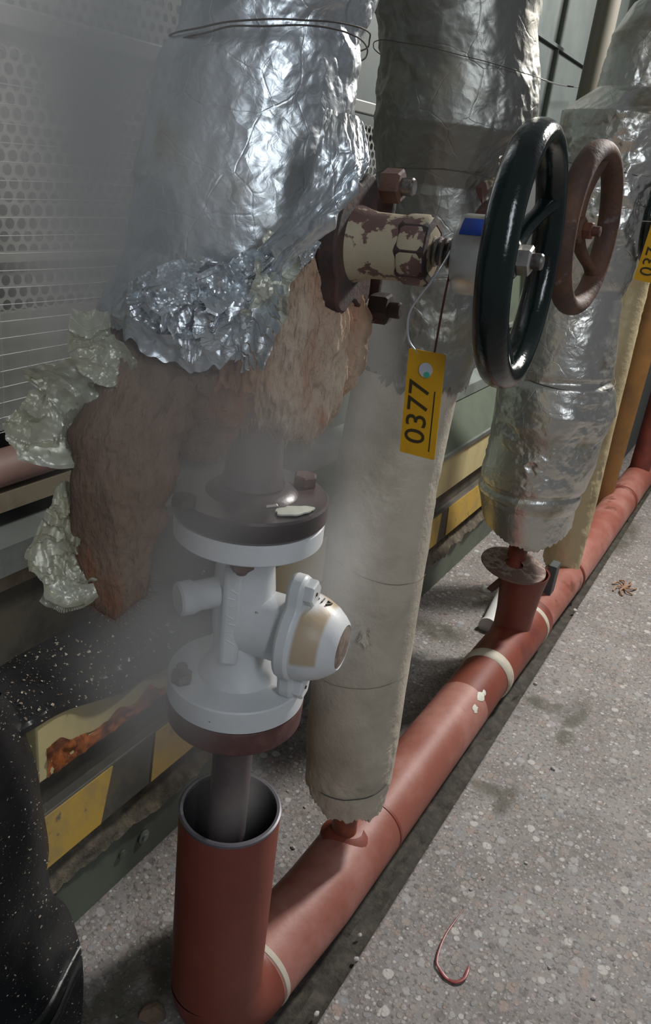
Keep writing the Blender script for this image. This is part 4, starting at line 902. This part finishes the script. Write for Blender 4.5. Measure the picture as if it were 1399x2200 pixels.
gv3 = thing('gate_valve', 'gate valve with a black handwheel at the right edge, third in the row', 'valve', (A3[0], A3[1], 1.2))
c3 = at_y(1408, 470, 2.36); n3 = nrm(V(1, 0, .03))
rim3 = handwheel(c3, n3, .105, .013, black_gloss, gv3, .02, 3, math.radians(20))
b = B(); b.lathe(c3-n3*.20, n3, [(0, 0), (.04, 0), (.04, .08), (.012, .085), (.012, .2), (0, .2)], 24); b.build('bonnet', rust, gv3)
tg3 = thing('number_tag', 'yellow number tag at the right edge below the black far handwheel', 'tag', at_y(1390, 570, 2.2))
y3 = 1.9
a_, b_, c_ = at_y(1362, 600, y3), at_y(1412, 611, y3), at_y(1398, 505, y3)
rt3 = nrm(b_-a_); up3 = c_-a_; hh3 = np.linalg.norm(up3)/2*1.35; up3 = nrm(up3-rt3*np.dot(up3, rt3)); hw3 = np.linalg.norm(b_-a_)/2; nt3 = np.cross(rt3, up3); nt3 = nt3 if np.dot(nt3, CAM-a_) > 0 else -nt3
ct3 = a_+rt3*hw3+up3*hh3
tp3 = tagplate(ct3, rt3, up3, nt3, hw3, hh3, .0008, tg3)
text('037', ct3-rt3*hw3*.10-up3*hh3*.35+nt3*.0012, up3, -rt3, hw3*1.6, ink, tp3, 'digits', .0003)
b = B(); b.box(ct3-V(.0005, .0005, 0), ct3-V(.0005, .0005, 0)+V(.001, .001, .001)); 
b = B(); b.tube([ct3+up3*hh3*.95, c3-n3*.05+V(0, 0, -.01)], .0012, 6); b.build('wire', wire_m, tg3)
# thin pipe with disc above the funnel
A3p = A3+V(-.030, -.018)
tp_ = thing('drip_pipe', 'thin dark red drip pipe with a pale worn disc above the small funnel', 'pipe', (A3p[0], A3p[1], .33))
b = B(); b.tube([(A3p[0], A3p[1], .335), (A3p[0], A3p[1], .60)], .031, 28); b.build('pipe', red_dark, tp_)
dsk = at_dist(1105, 1206, 2.37); dsk[2] = .385
dn = nrm(V(.10, -.05, 1)); b = B(); b.lathe(dsk, dn, [(.030, 0), (.102, 0), (.106, .004), (.105, .009), (.09, .011), (.03, .012)], 48); b.build('disc', mat('worn_disc', (.16, .09, .07), .6, col2=(.46, .40, .33), nscale=9, thr=(.50, .58), col3=(.12, .06, .05), n3=9, thr3=(.52, .6)), tp_, label='worn pale and brown disc')
p0 = at_dist(1085, 1240, 2.40); p1 = at_dist(1052, 1268, 2.42); b = B(); b.tube([p0, p1], .012, 10); b.build('bent_bracket', rust_lt, tp_); b = B(); b.lathe(at_dist(1047, 1266, 2.42), (0, 0, 1), [(0, -.006), (.018, -.004), (.02, 0), (.016, .004), (0, .005)], 16); b.build('bracket_foot', chip_m, tp_)
# white fitting behind the funnel on the floor
p = at_z(1050, 1345, .02); q = at_z(1075, 1290, .05)
b = B(); b.tube([p, q+V(0, .12, .02)], [.030, .036], 24); b.tube([p-V(.0, .01, .0), p+V(0, .008, .0)], .036, 20); wf = tag(b.build('plastic_sleeve', cream_wh, None), 'small white plastic sleeve lying behind the small drain funnel', 'sleeve')
# --- fourth wrapped pipe
ip4 = thing('insulated_pipe', 'tan wrapped pipe close behind the silver foil jacket, far back', 'insulated pipe', (A4[0], A4[1], .1))
b, _ = wrapped(A4, [(.1, .075, -.012), (.6, .075, -.005), (.9, .078, .005), (1.2, .06, .0), (2.1, .06, .0)], [(-180, .16), (-60, .10), (0, .115), (60, .15), (180, .16)], 151, .004, .05, 160, 420, ragged=.01, thick=.3); b.build('wrap', canvas_tan, ip4)
# ochre column and far things
pc = at_y(1372, 750, 4.0)
b = B(); b.tube([(pc[0], 4.0, .0), (pc[0], 4.0, 2.0)], .07, 28); tag(b.build('ochre_pipe', ochre, None), 'ochre painted upright pipe at the right edge behind the tan wrapped pipe', 'pipe')
b = B(); b.box((-.98, 4.35, 0), (-.62, 5.6, 1.1)); 
cb = tag(b.build('dark_cabinet', back_m, None, False, bevel=.01), 'dark metal cabinet against the wall at the far end of the beam', 'cabinet')
pb = at_y(1305, 20, 3.6); b = B(); b.tube([(pb[0], 3.6, 1.2), (pb[0], 3.6, 3.2)], .045, 24); tag(b.build('upright_pipe', mat('grey_beige_paint', (.15, .14, .11), .6), None), 'plain beige upright pipe behind the top of the silver foil jacket', 'pipe')
pb = at_y(1385, 10, 3.2); b = B(); b.tube([(pb[0], 3.2, 1.9), (pb[0], 3.2, 3.2)], .05, 24); tag(b.build('upright_pipe', green, None), 'dull green upright pipe at the top right corner', 'pipe')
b = B(); b.tube(np.stack([np.full(30, -1.02), np.linspace(2.3, 3.9, 30), 1.93-.06*np.sin(np.linspace(0, 3.14, 30))], 1), .003, 6); tag(b.build('wall_cable', back_m, None), 'thin dark cable sagging across the grey-green wall, top right', 'cable')
b = B(); b.box((-.3, 6.4, 0), (2.2, 6.5, 3)); struct(b.build('wall_end', wall_m, None, False))
b = B(); b.box((-1.2, 6.3, 0), (-.3, 6.4, 3)); struct(b.build('wall_end_return', wall_m, None, False))

# ------------------------------------------------------------------ small things on the floor
b = B()
pp = [at_z(x, y, .004) for x, y in ((998, 1950), (978, 1978), (958, 2008), (944, 2040), (938, 2068), (944, 2082), (958, 2100), (978, 2110), (996, 2104), (1004, 2088), (1007, 2076))]
P = smoothpath(pp, 8); P[:, 2] = .003+.004*np.abs(np.sin(np.linspace(0, 5, len(P))))
b.tube(P, np.interp(np.linspace(0, 1, len(P)), [0, .15, .5, .55, .9, 1], [.0006, .0022, .0030, .0042, .0038, .0012]), 8, flat=.45); tag(b.build('red_strap', strap_m, None), 'curled dark red plastic strip lying on the concrete floor', 'strip')
def stone(px, py, r, m, label, group=None, flat=.6, z=0.):
    p = at_z(px, py, z); q = bmesh.new(); bmesh.ops.create_icosphere(q, subdivisions=2, radius=1); me = bpy.data.meshes.new('stone'); sd = px*.37+py*.11
    for v in q.verts:
        n = 1+.28*float(vn(v.co.x*1.6+sd, v.co.y*1.6, v.co.z*1.6, 3)); v.co = Vector((v.co.x*r*n, v.co.y*r*n*.75, v.co.z*r*n*flat))
    q.to_mesh(me); q.free(); me.materials.append(m); o = bpy.data.objects.new('stone', me); C.objects.link(o); o.location = (p[0], p[1], z+r*flat*.6); o.rotation_euler = (0, 0, sd); return tag(o, label, 'stone', group)
stone(330, 2182, .026, brown_st, 'rounded brown stone at the foot of the open red pipe')
for (x, y, r_, w_) in ((655, 1735, .0045, 'white stone chip on the floor between the open red pipe and the header pipe'),
        (630, 1822, .0065, 'largest white chip on the floor just right of the open red pipe rim'),
        (618, 1700, .0035, 'tiny white chip on the floor right under the rusty flange'),
        (773, 2010, .0055, 'pale chip on the concrete edge right beside the header pipe, near the weld'),
        (765, 2062, .0065, 'white chip on the concrete edge, lowest but one along the header pipe'),
        (680, 2180, .0065, 'pale pebble at the bottom of the picture on the concrete edge'),
        (1188, 1652, .0085, 'pale yellowish chip on the open concrete between the two lower damp stains'),
        (1150, 1470, .0085, 'pale stone chip on the concrete edge below the pale weld band'),
        (1038, 1888, .0050, 'white chip on the concrete above the curled red strip'),
        (1012, 1912, .0045, 'small white chip at the upper tip of the curled red strip'),
        (1130, 1855, .0050, 'round pale chip on the concrete below the lowest damp stain'),
        (1235, 1312, .0085, 'pale chip on the far concrete beyond the pale fibre tuft'),
        (1275, 2145, .0055, 'pale chip on the concrete in the lower right corner'),
        (1180, 2080, .0040, 'small pale chip on the concrete right of the curled red strip')):
    stone(x, y, r_, chip_m, w_, 'pale stone chips on the floor')
p = at_z(1340, 1265, 0); b = B()
for k in range(7):
    a = k*.9; b.tube(smoothpath([p+V(0, 0, .004), p+V(.03*math.cos(a), .05*math.sin(a), .012), p+V(.05*math.cos(a+.4), .08*math.sin(a+.4), .004)], 5), .004, 6)
tag(b.build('fibre_tuft', wool_m, None), 'pale tuft of fibre lying on the floor beyond the header pipe', 'tuft')
r2 = np.random.default_rng(11); pts = np.stack([r2.uniform(-.86, -.40, 900), r2.uniform(.6, 1.6, 900), np.full(900, .0)], 1); pts = pts[(np.abs(pts[:, 0]+.47) > .09)]
tag(flecks(pts, V(0, 0, 1), .0006, .0035, 'floor_grit', chip_m, None, 7), 'fine pale grit on the floor around the open red pipe', 'grit', kind='stuff')

# ------------------------------------------------------------------ steam
def steam():
    b = B(); lo = V(-.985, .46, .02); hi = V(-.30, 1.42, 2.0); b.box(lo, hi); o = b.build('steam', mat('steam_tmp', (1, 1, 1)), None, False)
    m = bpy.data.materials.new('steam'); m.use_nodes = True; nt = m.node_tree; N = nt.nodes; L = nt.links; N.clear()
    out = N.new('ShaderNodeOutputMaterial'); pv = N.new('ShaderNodeVolumePrincipled'); L.new(pv.outputs[0], out.inputs['Volume'])
    pv.inputs['Color'].default_value = (.985, .985, .99, 1); pv.inputs['Anisotropy'].default_value = .3; pv.inputs['Density Attribute'].default_value = ''
    tc = N.new('ShaderNodeTexCoord'); P = tc.outputs['Object']; tot = None
    for (c, rr, d) in BLOBS:
        s = N.new('ShaderNodeVectorMath'); s.operation = 'SUBTRACT'; L.new(P, s.inputs[0]); s.inputs[1].default_value = [float(x) for x in c]
        q = N.new('ShaderNodeVectorMath'); q.operation = 'DIVIDE'; L.new(s.outputs[0], q.inputs[0]); q.inputs[1].default_value = rr
        l = N.new('ShaderNodeVectorMath'); l.operation = 'LENGTH'; L.new(q.outputs[0], l.inputs[0])
        r = N.new('ShaderNodeMapRange'); r.interpolation_type = 'SMOOTHERSTEP'; r.inputs['From Min'].default_value = 1; r.inputs['From Max'].default_value = 0; r.inputs['To Max'].default_value = d; L.new(l.outputs['Value'], r.inputs['Value'])
        if tot is None: tot = r.outputs[0]
        else: a = N.new('ShaderNodeMath'); a.operation = 'ADD'; L.new(tot, a.inputs[0]); L.new(r.outputs[0], a.inputs[1]); tot = a.outputs[0]
    n = N.new('ShaderNodeTexNoise'); n.inputs['Scale'].default_value = 4.5; n.inputs['Detail'].default_value = 3; n.inputs['Distortion'].default_value = .6; L.new(P, n.inputs['Vector'])
    r = N.new('ShaderNodeMapRange'); r.inputs['From Min'].default_value = .35; r.inputs['From Max'].default_value = .65; r.inputs['To Min'].default_value = .35; r.inputs['To Max'].default_value = 1.5; L.new(n.outputs['Fac'], r.inputs['Value'])
    a = N.new('ShaderNodeMath'); a.operation = 'MULTIPLY'; L.new(tot, a.inputs[0]); L.new(r.outputs[0], a.inputs[1]); L.new(a.outputs[0], pv.inputs['Density'])
    o.data.materials.clear(); o.data.materials.append(m)
    return tag(o, 'cloud of grey-white steam drifting up the left side of the white valve and foil', 'steam', kind='stuff')
BLOBS = [
    (at_dist(490, 1690, .93), (.09, .09, .12), 4.0),
    (at_dist(330, 1440, .90), (.17, .15, .22), 10.0),
    (at_dist(400, 1230, .84), (.15, .13, .20), 5.0),
    (at_dist(705, 1260, 1.06), (.11, .12, .28), 6.0),
    (at_dist(330, 860, .84), (.26, .14, .28), 3.6),
    (at_dist(560, 960, .83), (.12, .11, .13), 4.5),
    (at_dist(235, 500, 1.0), (.17, .15, .26), 15.0),
    (at_dist(270, 130, 1.02), (.20, .16, .25), 13.0),
    (at_dist(330, 330, .76), (.16, .08, .24), 2.4),
    (at_dist(80, 60, 1.05), (.3, .2, .3), 5.0),
    (at_dist(110, 330, 1.08), (.25, .14, .35), 3.5),
    (at_dist(740, 800, 1.05), (.11, .12, .24), 5.0),
]
steam()
